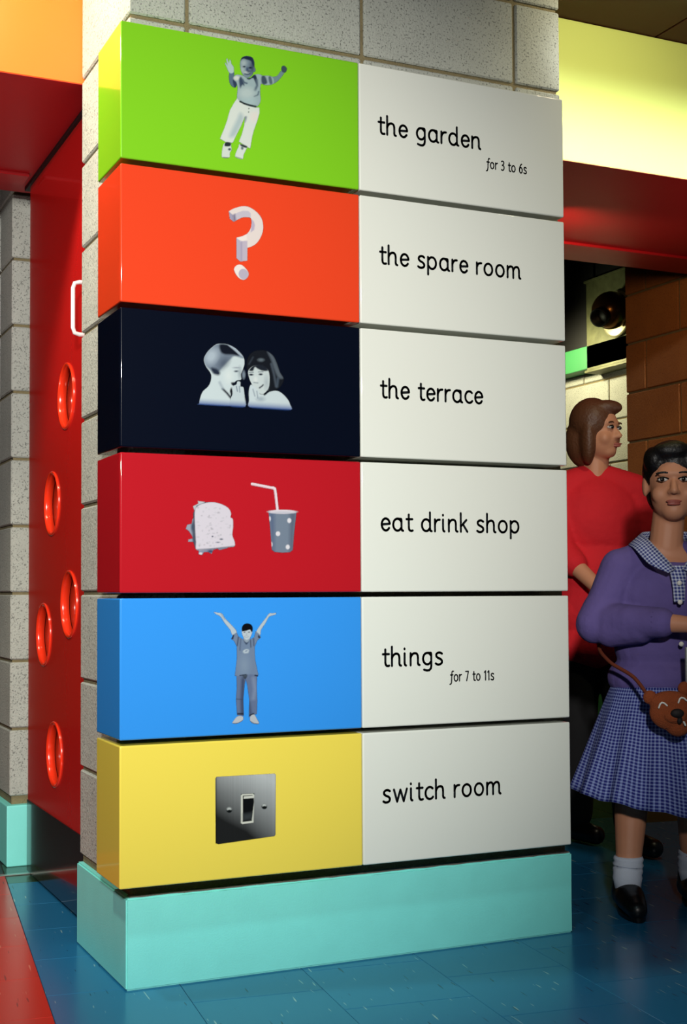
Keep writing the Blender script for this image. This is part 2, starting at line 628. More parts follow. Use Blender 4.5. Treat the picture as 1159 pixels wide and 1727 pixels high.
def bowl(cx=0.36, rx=0.36):
    return arc(cx, 0.5, rx, 0.5, 20, 340, 24)


ARCH = [(0, 0.62), (0.08, 0.82), (0.22, 0.96), (0.38, 1.0), (0.52, 0.95), (0.60, 0.80), (0.62, 0.62)]
TAIL = [(0.62, 0.62), (0.62, 0.16), (0.655, 0.04), (0.76, 0.0)]
GL = {
    't': ([[(0.20, 1.36), (0.20, 0.26), (0.23, 0.10), (0.32, 0.01), (0.44, 0.0), (0.52, 0.03)], [(0.0, 0.98), (0.50, 0.98)]], 0.62),
    'h': ([[(0, 1.58), (0, 0)], cr(ARCH, 4) + TAIL[1:]], 0.93),
    'n': ([[(0, 1.0), (0, 0)], cr(ARCH, 4) + TAIL[1:]], 0.93),
    'm': ([[(0, 1.0), (0, 0)], cr([(x * 0.88, y) for x, y in ARCH], 4) + [(0.545, 0.0)], [(0.545 + x * 0.9, y) for x, y in cr(ARCH, 4)] + [(0.545 + x * 0.9, y) for x, y in TAIL[1:]]], 1.42),
    'e': ([[(0.03, 0.50), (0.68, 0.56)] + arc(0.36, 0.5, 0.34, 0.5, 8, 325, 24)], 0.86),
    'g': ([arc(0.36, 0.52, 0.36, 0.48, 35, 325, 22), [(0.66, 1.0), (0.70, 0.9), (0.70, -0.12), (0.66, -0.32), (0.52, -0.46), (0.32, -0.48), (0.08, -0.40)], [(0.40, 1.0), (0.66, 1.0)]], 0.95),
    'a': ([arc(0.36, 0.5, 0.36, 0.5, 35, 325, 22), [(0.40, 1.0), (0.68, 0.98), (0.70, 0.88), (0.70, 0.18), (0.735, 0.04), (0.84, 0.0)]], 1.0),
    'd': ([arc(0.36, 0.5, 0.36, 0.5, 35, 325, 22), [(0.70, 1.58), (0.70, 0.18), (0.735, 0.04), (0.84, 0.0)]], 1.0),
    'r': ([[(0, 1.0), (0, 0)], cr([(0, 0.58), (0.08, 0.80), (0.22, 0.95), (0.42, 0.98)], 4)], 0.58),
    's': ([cr([(0.54, 0.90), (0.40, 0.99), (0.22, 0.99), (0.07, 0.88), (0.06, 0.70), (0.20, 0.56), (0.40, 0.46), (0.53, 0.32), (0.52, 0.13), (0.36, 0.01), (0.16, 0.0), (0.0, 0.09)], 4)], 0.76),
    'p': ([[(0, 1.0), (0, -0.5)], arc(0.36, 0.5, 0.36, 0.5, 145, -145, 22)], 0.96),
    'o': ([arc(0.37, 0.5, 0.37, 0.5, 0, 360, 28)], 0.97),
    'c': ([arc(0.37, 0.5, 0.37, 0.5, 48, 318, 22)], 0.78),
    'i': ([[(0, 1.0), (0, 0.18), (0.035, 0.04), (0.12, 0.0)], [(0, 1.36), (0, 1.40)]], 0.38),
    'k': ([[(0, 1.58), (0, 0)], [(0.50, 1.0), (0.03, 0.48)], [(0.20, 0.62), (0.58, 0.0)]], 0.76),
    'w': ([[(0, 1.0), (0.27, 0.0), (0.55, 0.96), (0.83, 0.0), (1.10, 1.0)]], 1.32),
    'f': ([[(0.62, 1.52), (0.48, 1.57), (0.34, 1.46), (0.29, 1.2), (0.22, 0.0), (0.16, -0.30), (0.04, -0.45), (-0.12, -0.46)], [(0.02, 0.98), (0.54, 0.98)]], 0.66),
    '3': ([cr([(0.04, 1.40), (0.25, 1.47), (0.48, 1.36), (0.50, 1.08), (0.34, 0.86), (0.18, 0.82)], 4), cr([(0.18, 0.82), (0.42, 0.76), (0.57, 0.52), (0.52, 0.20), (0.28, 0.0), (0.0, 0.06)], 4)], 0.82),
    '6': ([cr([(0.52, 1.46), (0.26, 1.22), (0.08, 0.86), (0.03, 0.48)], 4), arc(0.33, 0.44, 0.31, 0.44, 0, 360, 24)], 0.88),
    '7': ([[(0, 1.45), (0.58, 1.45), (0.20, 0.0)]], 0.82),
    '1': ([[(0.0, 1.22), (0.24, 1.45), (0.24, 0.0)]], 0.58),
    ' ': ([], 0.52),
}


def lettering(text, x, z, width, xh, sw, parent, y=-0.0007):
    """one flat black vinyl mesh per word"""
    pen = 0.0
    words = [[]]
    for ch in text:
        st, adv = GL[ch]
        if ch == ' ':
            words.append([])
        for s in st:
            words[-1].append([(px + pen, pz) for px, pz in s])
        pen += adv + (0.06 if ch == ' ' else 0.13)
    xs = [p[0] for wd in words for s in wd for p in s]
    x0, x1 = min(xs), max(xs)
    sx = (width - sw) / (x1 - x0)
    hw = sw / 2
    out = []
    for wd in words:
        bm = bmesh.new()
        for s in wd:
            P = [Vector((x + hw + (a - x0) * sx, z + b * xh)) for a, b in s]
            for p, q in zip(P[:-1], P[1:]):
                d = q - p
                if d.length < 1e-6:
                    continue
                nrm = Vector((-d.y, d.x)).normalized() * hw
                bm.faces.new([bm.verts.new((v.x, y, v.y)) for v in (p + nrm, p - nrm, q - nrm, q + nrm)])
            for p in P:
                bm.faces.new([bm.verts.new((p.x + hw * math.cos(k * PI / 5), y, p.y + hw * math.sin(k * PI / 5))) for k in range(10)])
        me = bpy.data.meshes.new('lettering')
        for f in bm.faces:
            f.normal_update()
            if f.normal.y > 0:
                f.normal_flip()
        bm.to_mesh(me)
        bm.free()
        out.append(link('lettering', me, INK, parent))
    return out


# ------------------------------------------------------------------ printed pictures


class Print:
    """flat photographic print: soft shapes composited on a fine grid of vertices, colour and cover kept per vertex"""

    def __init__(self, size, quad, step, ink=0.76):
        self.ink = ink
        self.w, self.h = size
        self.quad = [np.array(q) for q in quad]
        nx, ny = int(self.w / step) + 1, int(self.h / step) + 1
        self.nx, self.ny = nx, ny
        X, Y = np.meshgrid(np.linspace(0, self.w, nx), np.linspace(0, self.h, ny))
        self.X, self.Y = X.ravel(), Y.ravel()
        self.rgb = np.zeros((nx * ny, 3))
        self.a = np.zeros(nx * ny)

    def _put(self, m, col, clip=False):
        c = np.array(col if np.ndim(col) == 2 else lin(col))
        if clip:
            m = m * (self.a > 0.02)
        c = c if c.ndim == 2 else c[None, :]
        if clip:
            self.rgb = self.rgb * (1 - m[:, None]) + c * m[:, None]
        else:
            na = self.a * (1 - m) + m
            self.rgb = (self.rgb * (self.a * (1 - m))[:, None] + c * m[:, None]) / np.maximum(na, 1e-6)[:, None]
            self.a = na

    def sd_poly(self, pts):
        P = np.array(pts, float)
        d = np.full(self.X.shape, 1e18)
        s = np.ones(self.X.shape)
        n = len(P)
        for i in range(n):
            vi, vj = P[i], P[i - 1]
            ex, ey = vj - vi
            wx, wy = self.X - vi[0], self.Y - vi[1]
            t = np.clip((wx * ex + wy * ey) / (ex * ex + ey * ey + 1e-12), 0, 1)
            bx, by = wx - ex * t, wy - ey * t
            d = np.minimum(d, bx * bx + by * by)
            c1 = self.Y >= vi[1]
            c2 = self.Y < vj[1]
            c3 = ex * wy > ey * wx
            flip = (c1 & c2 & c3) | (~c1 & ~c2 & ~c3)
            s[flip] *= -1
        return s * np.sqrt(d)

    def poly(self, pts, col, blur=8, smooth=True, clip=False, op=1.0):
        if smooth:
            pts = cr(pts, 4, True)
        m = np.clip(0.5 - self.sd_poly(pts) / blur, 0, 1) * op
        self._put(m, col, clip)

    def ell(self, cx, cy, rx, ry, col, blur=8, rot=0, clip=False, op=1.0):
        a = math.radians(rot)
        dx, dy = self.X - cx, self.Y - cy
        u = (dx * math.cos(a) + dy * math.sin(a)) / rx
        v = (-dx * math.sin(a) + dy * math.cos(a)) / ry
        sd = (np.sqrt(u * u + v * v) - 1) * min(rx, ry)
        self._put(np.clip(0.5 - sd / blur, 0, 1) * op, col, clip)

    def line(self, pts, wdt, col, blur=8, clip=False, op=1.0):
        d = np.full(self.X.shape, 1e18)
        for p, q in zip(pts[:-1], pts[1:]):
            ex, ey = q[0] - p[0], q[1] - p[1]
            wx, wy = self.X - p[0], self.Y - p[1]
            t = np.clip((wx * ex + wy * ey) / (ex * ex + ey * ey + 1e-12), 0, 1)
            d = np.minimum(d, (wx - ex * t) ** 2 + (wy - ey * t) ** 2)
        self._put(np.clip(0.5 - (np.sqrt(d) - wdt / 2) / blur, 0, 1) * op, col, clip)

    def build(self, name, parent, label, y=-0.0006):
        u, v = self.X / self.w, self.Y / self.h
        tl, tr, bl, br = self.quad
        P = (tl[None] * ((1 - u) * (1 - v))[:, None] + tr[None] * (u * (1 - v))[:, None] + bl[None] * ((1 - u) * v)[:, None] + br[None] * (u * v)[:, None])
        nx, ny = self.nx, self.ny
        idx = np.arange(nx * ny).reshape(ny, nx)
        q = np.stack([idx[1:, :-1], idx[1:, 1:], idx[:-1, 1:], idx[:-1, :-1]], -1).reshape(-1, 4)
        q = q[(self.a[q] > 0.04).any(1)]
        used = np.unique(q)
        rem = np.full(nx * ny, -1)
        rem[used] = np.arange(len(used))
        q = rem[q]
        co = np.zeros((len(used), 3))
        co[:, 0], co[:, 1], co[:, 2] = P[used, 0], y, P[used, 1]
        me = bpy.data.meshes.new(name)
        me.from_pydata(co.tolist(), [], q.tolist())
        at = me.color_attributes.new('print', 'FLOAT_COLOR', 'POINT')
        col = np.concatenate([np.clip(self.rgb[used] * self.ink, 0, 1), self.a[used][:, None]], 1)
        at.data.foreach_set('color', col.astype(np.float32).ravel())
        o = link(name, me, PRINT_MAT, parent)
        o['label'] = label
        return o


def print_material():
    m = bpy.data.materials.new('printed_photograph')
    m.use_nodes = True
    nt = m.node_tree
    b = nt.nodes['Principled BSDF']
    b.inputs['Roughness'].default_value = 0.4
    b.inputs['Specular IOR Level'].default_value = 0.1
    b.inputs['Coat Weight'].default_value = 0.6
    b.inputs['Coat Roughness'].default_value = 0.05
    at = nt.nodes.new('ShaderNodeAttribute')
    at.attribute_name = 'print'
    nt.links.new(at.outputs['Color'], b.inputs['Base Color'])
    nt.links.new(at.outputs['Alpha'], b.inputs['Alpha'])
    return m


PRINT_MAT = print_material()


def pic_boy(parent):
    p = Print((1159, 1521), [(0.214, 2.242), (0.462, 2.284), (0.213, 1.939), (0.461, 1.971)], 6.5)
    SK, SKD, SKL = (128, 150, 160), (48, 62, 92), (188, 206, 204)
    # raised hand and arm at the left
    p.poly([(262, 300), (312, 300), (316, 360), (330, 400), (350, 450), (330, 490), (285, 470), (258, 410)], (96, 120, 140), 10)
    p.poly([(250, 300), (225, 240), (205, 195), (215, 190), (235, 220), (222, 150), (235, 138), (252, 190), (262, 150), (276, 165), (285, 205), (308, 235), (312, 300), (280, 318)], (186, 214, 206), 8)
    p.poly([(300, 400), (345, 400), (348, 470), (320, 492)], (50, 66, 92), 12, clip=True)
    # arm at the right
    p.poly([(770, 370), (840, 350), (890, 290), (935, 290), (915, 335), (850, 410), (790, 440)], (120, 150, 152), 10)
    p.poly([(895, 250), (915, 225), (945, 235), (962, 265), (945, 305), (905, 300)], (66, 84, 96), 10)
    # shirt
    p.poly([(312, 365), (345, 335), (420, 345), (470, 375), (520, 370), (560, 335), (620, 328), (660, 345), (740, 348), (790, 372), (795, 445), (700, 460), (640, 450), (632, 560), (638, 640), (615, 705), (560, 735), (470, 715), (390, 668), (352, 630), (358, 500), (345, 430), (318, 400)], (164, 188, 190), 9)
    p.ell(345, 375, 34, 26, (220, 228, 216), 20, clip=True)
    p.poly([(375, 400), (400, 360), (430, 420), (440, 470), (415, 460), (390, 500)], (60, 78, 100), 20, clip=True)
    p.poly([(470, 378), (540, 340), (585, 350), (600, 470), (570, 420), (545, 375), (500, 395)], (40, 52, 74), 12, clip=True)
    p.line([(590, 400), (595, 470), (570, 520)], 26, (90, 110, 124), 24, clip=True)
    p.line([(420, 395), (440, 430), (470, 440)], 18, (80, 100, 118), 14, clip=True)
    p.line([(560, 600), (605, 580), (615, 540)], 14, (84, 104, 116), 14, clip=True)
    p.poly([(650, 355), (690, 350), (720, 430), (680, 455), (650, 430)], (66, 84, 98), 18, clip=True)
    p.poly([(735, 365), (765, 360), (785, 440), (750, 445)], (90, 112, 120), 16, clip=True)
    p.ell(470, 560, 90, 70, (196, 214, 210), 70, clip=True, op=0.8)
    p.ell(500, 660, 80, 50, (180, 206, 206), 50, clip=True, op=0.7)
    # head
    p.poly([(388, 230), (392, 160), (420, 118), (470, 106), (530, 120), (558, 170), (562, 240), (574, 262), (570, 298), (552, 300), (530, 345), (480, 372), (435, 350), (402, 295)], SK, 8)
    p.poly([(392, 165), (410, 118), (470, 104), (535, 120), (562, 180), (560, 240), (535, 210), (520, 170), (470, 150), (425, 140)], (30, 40, 68), 14, clip=True)
    p.ell(430, 190, 34, 34, SKL, 40, clip=True, op=0.7)
    p.ell(415, 275, 30, 42, SKL, 40, clip=True, op=0.7)
    p.ell(535, 250, 30, 80, SKD, 50, clip=True, op=0.85)
    p.ell(437, 236, 17, 9, (20, 28, 52), 10, clip=True)
    p.ell(510, 250, 20, 10, (16, 22, 46), 12, clip=True)
    p.ell(476, 268, 16, 26, (70, 88, 116), 18, clip=True)
    p.ell(465, 305, 30, 12, (196, 210, 208), 16, clip=True)
    p.line([(445, 325), (480, 334), (510, 322)], 10, (44, 56, 84), 10, clip=True)
    p.ell(490, 295, 22, 14, (40, 50, 80), 18, clip=True, op=0.7)
    # trousers
    p.poly([(352, 625), (390, 668), (470, 712), (560, 735), (622, 735), (625, 800), (600, 890), (560, 1000), (535, 1090), (512, 1235), (450, 1200), (375, 1150), (410, 1060), (440, 950), (445, 850), (400, 960), (340, 1080), (300, 1165), (220, 1158), (148, 1115), (195, 1000), (230, 900), (265, 770), (315, 680)], (226, 236, 226), 9, smooth=False)
    p.poly([(390, 800), (430, 860), (390, 970), (330, 1080), (260, 1090), (300, 980), (340, 900)], (186, 206, 206), 50, clip=True)
    p.poly([(445, 850), (470, 850), (450, 920)], (120, 140, 150), 20, clip=True)
    p.ell(560, 850, 50, 60, (240, 232, 222), 50, clip=True, op=0.7)
    p.line([(390, 662), (440, 688), (520, 712), (580, 724)], 22, (36, 46, 48), 8, clip=True)
    p.ell(495, 748, 8, 8, (90, 110, 100), 6, clip=True)
    p.ell(492, 790, 8, 8, (90, 110, 100), 6, clip=True)
    # shoes
    p.poly([(210, 1165), (275, 1165), (282, 1215), (286, 1250), (265, 1290), (262, 1340), (220, 1350), (172, 1338), (172, 1270), (185, 1200)], (220, 232, 220), 9)
    p.poly([(215, 1158), (275, 1165), (270, 1205), (205, 1205)], (40, 52, 56), 12, clip=True)
    p.ell(262, 1245, 18, 14, (70, 86, 90), 12, clip=True)
    p.poly([(385, 1180), (470, 1210), (455, 1260), (432, 1310), (420, 1362), (370, 1355), (330, 1330), (345, 1270), (370, 1215)], (222, 234, 224), 9)
    p.poly([(395, 1178), (470, 1205), (465, 1228), (400, 1205)], (44, 56, 58), 12, clip=True)
    p.ell(415, 1230, 16, 20, (110, 128, 128), 12, clip=True)
    p.line([(185, 1344), (250, 1348)], 10, (90, 104, 96), 8, clip=True)
    p.line([(340, 1338), (410, 1360)], 8, (120, 134, 120), 8, clip=True)
    return p.build('printed_picture', parent, 'black and white print of a small child with raised arms')


def pic_question(parent):
    p = Print((1159, 1545), [(0.228, 1.884), (0.413, 1.906), (0.228, 1.655), (0.412, 1.671)], 9)
    F, S, L = (240, 228, 222), (176, 170, 192), (250, 240, 232)
    # outer body
    p.poly(cr([(245, 255), (340, 205), (480, 172), (590, 195), (700, 270), (775, 370), (802, 480), (795, 590), (750, 700), (690, 780), (610, 830), (545, 850)], 5) + [(543, 1060), (430, 1075), (368, 1020), (368, 690)] + cr([(368, 685), (450, 665), (540, 620), (595, 540), (612, 450), (600, 370), (540, 352), (450, 362), (325, 428)], 5) + [(262, 378)], F, 9, smooth=False)
    p.poly([(245, 258), (312, 318), (325, 428), (262, 378)], (168, 166, 190), 8, smooth=False, clip=True)
    p.poly([(312, 318), (380, 280), (470, 248), (560, 250), (600, 290), (600, 360), (540, 352), (450, 362), (325, 428)], (206, 200, 212), 14, smooth=False, clip=True)
    p.poly([(312, 318), (345, 300), (360, 410), (325, 428)], (112, 106, 140), 40, smooth=False, clip=True)
    p.poly([(600, 370), (650, 420), (668, 480), (655, 560), (600, 600), (612, 450)], (196, 186, 206), 16, smooth=False, clip=True)
    p.poly([(368, 690), (430, 730), (430, 1075), (368, 1020)], (190, 184, 204), 8, smooth=False, clip=True)
    p.poly([(430, 735), (545, 740), (543, 1060), (430, 1075)], (200, 190, 206), 16, smooth=False, clip=True)
    p.poly([(430, 760), (462, 750), (462, 1070), (430, 1075)], (176, 168, 192), 24, smooth=False, clip=True)
    p.poly([(368, 688), (450, 665), (530, 635), (540, 720), (470, 742), (420, 728)], L, 14, smooth=False, clip=True)
    # dot: a short cylinder
    p.poly([(330, 1215), (345, 1160), (400, 1125), (460, 1135), (530, 1200), (565, 1270), (545, 1335), (490, 1372), (430, 1358), (370, 1300)], L, 9)
    p.ell(482, 1280, 78, 88, (194, 186, 204), 9, rot=-20, clip=True)
    return p.build('printed_picture', parent, 'print of a white three-dimensional question mark')


def pic_kids(parent):
    p = Print((1159, 915), [(0.168, 1.55), (0.459, 1.573), (0.168, 1.339), (0.458, 1.353)], 5)
    L, M_, D = (206, 220, 222), (150, 166, 182), (8, 12, 22)
    # left child: body and head
    p.poly([(95, 735), (105, 680), (130, 615), (185, 560), (212, 500), (212, 430), (160, 350), (142, 280), (170, 215), (220, 160), (280, 122), (370, 125), (450, 160), (510, 215), (545, 265), (552, 330), (530, 400), (515, 440), (518, 490), (470, 500), (440, 540), (430, 600), (415, 640), (405, 700), (400, 765), (95, 748)], L, 7)
    p.poly([(142, 280), (170, 215), (220, 160), (280, 122), (370, 125), (450, 160), (540, 250), (530, 270), (450, 250), (400, 290), (340, 350), (300, 400), (255, 430), (215, 400), (160, 345)], (120, 134, 150), 20, clip=True)
    p.ell(215, 250, 60, 80, (176, 190, 202), 70, rot=30, clip=True)
    p.poly([(300, 130), (370, 128), (430, 160), (500, 240), (430, 235), (350, 230), (310, 200)], (14, 20, 34), 24, clip=True)
    p.poly([(380, 128), (450, 150), (530, 235), (520, 250), (450, 190)], (170, 184, 196), 14, clip=True)
    p.ell(340, 320, 70, 40, (76, 88, 106), 60, rot=-50, clip=True, op=0.8)
    p.poly([(215, 370), (270, 380), (305, 420), (285, 445), (235, 425)], (34, 44, 62), 26, clip=True)
    p.ell(468, 405, 20, 9, (50, 60, 78), 12, clip=True)
    p.ell(472, 368, 30, 7, (150, 160, 170), 12, clip=True)
    p.poly([(415, 520), (460, 520), (470, 545), (430, 550)], (18, 22, 34), 10, clip=True)
    p.line([(330, 585), (375, 630), (408, 672)], 20, (20, 26, 40), 16, clip=True)
    p.ell(420, 610, 16, 34, D, 14, clip=True)
    p.line([(300, 520), (330, 580)], 16, (160, 174, 184), 30, clip=True)
    p.ell(390, 450, 40, 60, (222, 232, 230), 60, clip=True, op=0.8)
    p.ell(505, 420, 16, 50, (90, 104, 120), 30, clip=True, op=0.5)
    # hand of left child
    p.poly([(430, 565), (470, 540), (480, 510), (510, 515), (512, 560), (540, 570), (552, 640), (560, 770), (405, 765), (410, 690), (430, 640)], (198, 212, 216), 8)
    p.line([(470, 560), (480, 610)], 9, (110, 124, 140), 10, clip=True)
    p.line([(500, 560), (505, 620)], 9, (120, 134, 150), 10, clip=True)
    # right child: hair
    p.poly([(575, 350), (590, 260), (640, 205), (710, 188), (780, 195), (850, 245), (890, 320), (920, 410), (955, 465), (958, 510), (915, 575), (850, 610), (800, 610), (770, 590), (780, 450), (600, 400)], (20, 24, 32), 8)
    p.poly([(790, 200), (850, 245), (890, 330), (925, 420), (955, 475), (905, 470), (860, 380), (830, 290)], (88, 98, 108), 26, clip=True)
    p.line([(830, 330), (860, 440), (880, 560)], 18, (74, 84, 96), 22, clip=True)
    p.line([(900, 480), (890, 560)], 22, (70, 82, 96), 22, clip=True)
    p.ell(722, 288, 30, 16, (96, 108, 116), 20, clip=True)
    p.line([(640, 260), (600, 330)], 14, (50, 58, 68), 16, clip=True)
    # face
    p.poly([(592, 400), (640, 352), (700, 350), (770, 375), (800, 400), (812, 470), (806, 560), (780, 610), (735, 640), (680, 610), (630, 540), (600, 470)], (204, 216, 216), 8)
    p.poly([(600, 395), (650, 345), (740, 345), (800, 395), (740, 400), (690, 380), (660, 362), (640, 400)], (28, 34, 44), 14, clip=True)
    p.ell(622, 440, 22, 10, (36, 44, 58), 10, clip=True)
    p.ell(720, 436, 20, 10, (36, 44, 58), 10, clip=True)
    p.line([(600, 418), (645, 415)], 7, (90, 100, 112), 8, clip=True)
    p.line([(695, 412), (745, 410)], 7, (90, 100, 112), 8, clip=True)
    p.ell(668, 490, 18, 30, (220, 228, 226), 20, clip=True)
    p.line([(650, 520), (690, 525)], 9, (130, 142, 152), 12, clip=True)
    p.line([(708, 575), (730, 560), (745, 545)], 14, (50, 56, 68), 12, clip=True)
    p.ell(780, 520, 20, 60, (150, 164, 172), 40, clip=True, op=0.6)
    # right child: shoulder and hand
    p.poly([(605, 775), (600, 700), (595, 620), (615, 545), (650, 560), (690, 600), (715, 640), (770, 640), (800, 620), (880, 605), (940, 630), (1000, 690), (1025, 740), (1032, 805), (800, 795)], (204, 218, 222), 8)
    p.line([(760, 645), (795, 615)], 18, (24, 30, 40), 12, clip=True)
    p.line([(640, 590), (660, 660)], 9, (140, 152, 164), 12, clip=True)
    p.line([(680, 610), (690, 680)], 9, (140, 152, 164), 12, clip=True)
    p.ell(720, 690, 40, 22, (150, 164, 176), 30, clip=True, op=0.7)
    p.ell(575, 640, 20, 90, (4, 8, 18), 16, clip=True)
    p.ell(545, 440, 16, 40, (120, 134, 148), 16)
    # lower edge fades out to blue
    yb = 748 + (p.X - 95) * 0.060
    t = np.clip((p.Y - (yb - 75)) / 75, 0, 1) ** 1.3
    blue = np.array(lin((34, 92, 190)))
    p.rgb = p.rgb * (1 - t[:, None]) + (p.rgb * 0.04 + 0.6 * blue * np.clip(p.rgb.sum(1, keepdims=True), 0, 1)) * t[:, None]
    p.a *= np.clip((yb + 12 - p.Y) / 26, 0, 1)
    return p.build('printed_picture', parent, 'black and white print of two laughing children whispering')


def pic_food(parent):
    p = Print((1159, 790), [(0.139, 1.212), (0.473, 1.222), (0.139, 1.003), (0.472, 1.004)], 4.6)
    # filling
    p.poly([(140, 320), (130, 285), (175, 262), (172, 238), (230, 246), (240, 290), (180, 330)], (196, 200, 206), 8, smooth=False)
    p.poly([(148, 380), (125, 400), (118, 440), (80, 450), (68, 485), (95, 505), (120, 545), (130, 570), (90, 580), (88, 600), (140, 600), (160, 640), (190, 560), (180, 400)], (158, 164, 180), 8, smooth=False)
    p.ell(132, 470, 20, 50, (70, 84, 104), 20, clip=True)
    p.ell(140, 560, 16, 60, (60, 74, 96), 20, clip=True)
    p.poly([(180, 660), (178, 710), (205, 718), (225, 690), (260, 690), (290, 706), (305, 670), (340, 660), (360, 672), (430, 655), (430, 640)], (140, 146, 168), 8, smooth=False)
    p.ell(280, 685, 24, 12, (70, 78, 108), 12, clip=True)
    p.ell(195, 705, 14, 12, (220, 216, 222), 10, clip=True)
    # dark crust edge then the slice
    p.poly([(132, 345), (160, 280), (230, 250), (300, 250), (170, 330), (160, 660), (150, 660), (132, 600)], (78, 84, 100), 8, smooth=False)
    p.poly([(145, 330), (175, 280), (240, 255), (310, 250), (380, 268), (435, 300), (460, 345), (456, 382), (476, 400), (478, 470), (472, 540), (492, 600), (490, 640), (440, 648), (300, 660), (165, 675), (155, 600), (148, 480)], (222, 214, 224), 8)
    p.line([(165, 672), (300, 662), (490, 640)], 14, (104, 108, 124), 10, clip=True, op=0.7)
    rnd = random.Random(5)
    for _ in range(70):
        x, y = rnd.uniform(170, 460), rnd.uniform(280, 640)
        g = rnd.choice([196, 184, 206, 170])
        p.ell(x, y, rnd.uniform(4, 12), rnd.uniform(3, 8), (g, g - 4, g + 4), 8, clip=True, op=0.7)
    p.ell(375, 577, 14, 7, (96, 100, 116), 8, clip=True)
    p.ell(298, 553, 8, 6, (96, 100, 116), 8, clip=True)
    p.ell(345, 605, 16, 5, (120, 124, 138), 8, clip=True)
    # straw
    p.line([(648, 86), (835, 122)], 24, (244, 226, 232), 7)
    p.line([(835, 118), (852, 128), (860, 180), (876, 320)], 24, (244, 226, 232), 7)
    p.line([(652, 94), (835, 131)], 7, (220, 170, 180), 8, clip=True)
    p.line([(846, 140), (866, 320)], 6, (214, 168, 180), 8, clip=True)
    # beaker
    p.poly([(795, 322), (1050, 330), (1040, 420), (1028, 520), (1016, 670), (990, 690), (920, 695), (850, 688), (826, 670), (812, 500)], (122, 136, 154), 8, smooth=False)
    p.poly([(795, 322), (850, 340), (850, 690), (826, 670), (812, 500)], (96, 110, 138), 40, smooth=False, clip=True)
    p.poly([(990, 340), (1050, 330), (1028, 520), (1016, 670), (985, 690)], (98, 108, 128), 40, smooth=False, clip=True)
    p.ell(922, 332, 128, 18, (232, 220, 228), 7)
    p.ell(925, 338, 112, 10, (206, 204, 214), 8, clip=True)
    for x, y, rx, ry in ((984, 410, 18, 22), (881, 527, 20, 21), (970, 645, 18, 21), (806, 395, 9, 20), (822, 622, 9, 20)):
        p.ell(x, y, rx, ry, (232, 228, 234), 8, clip=True)
    return p.build('printed_picture', parent, 'black and white print of a sandwich and a spotted beaker with straw')


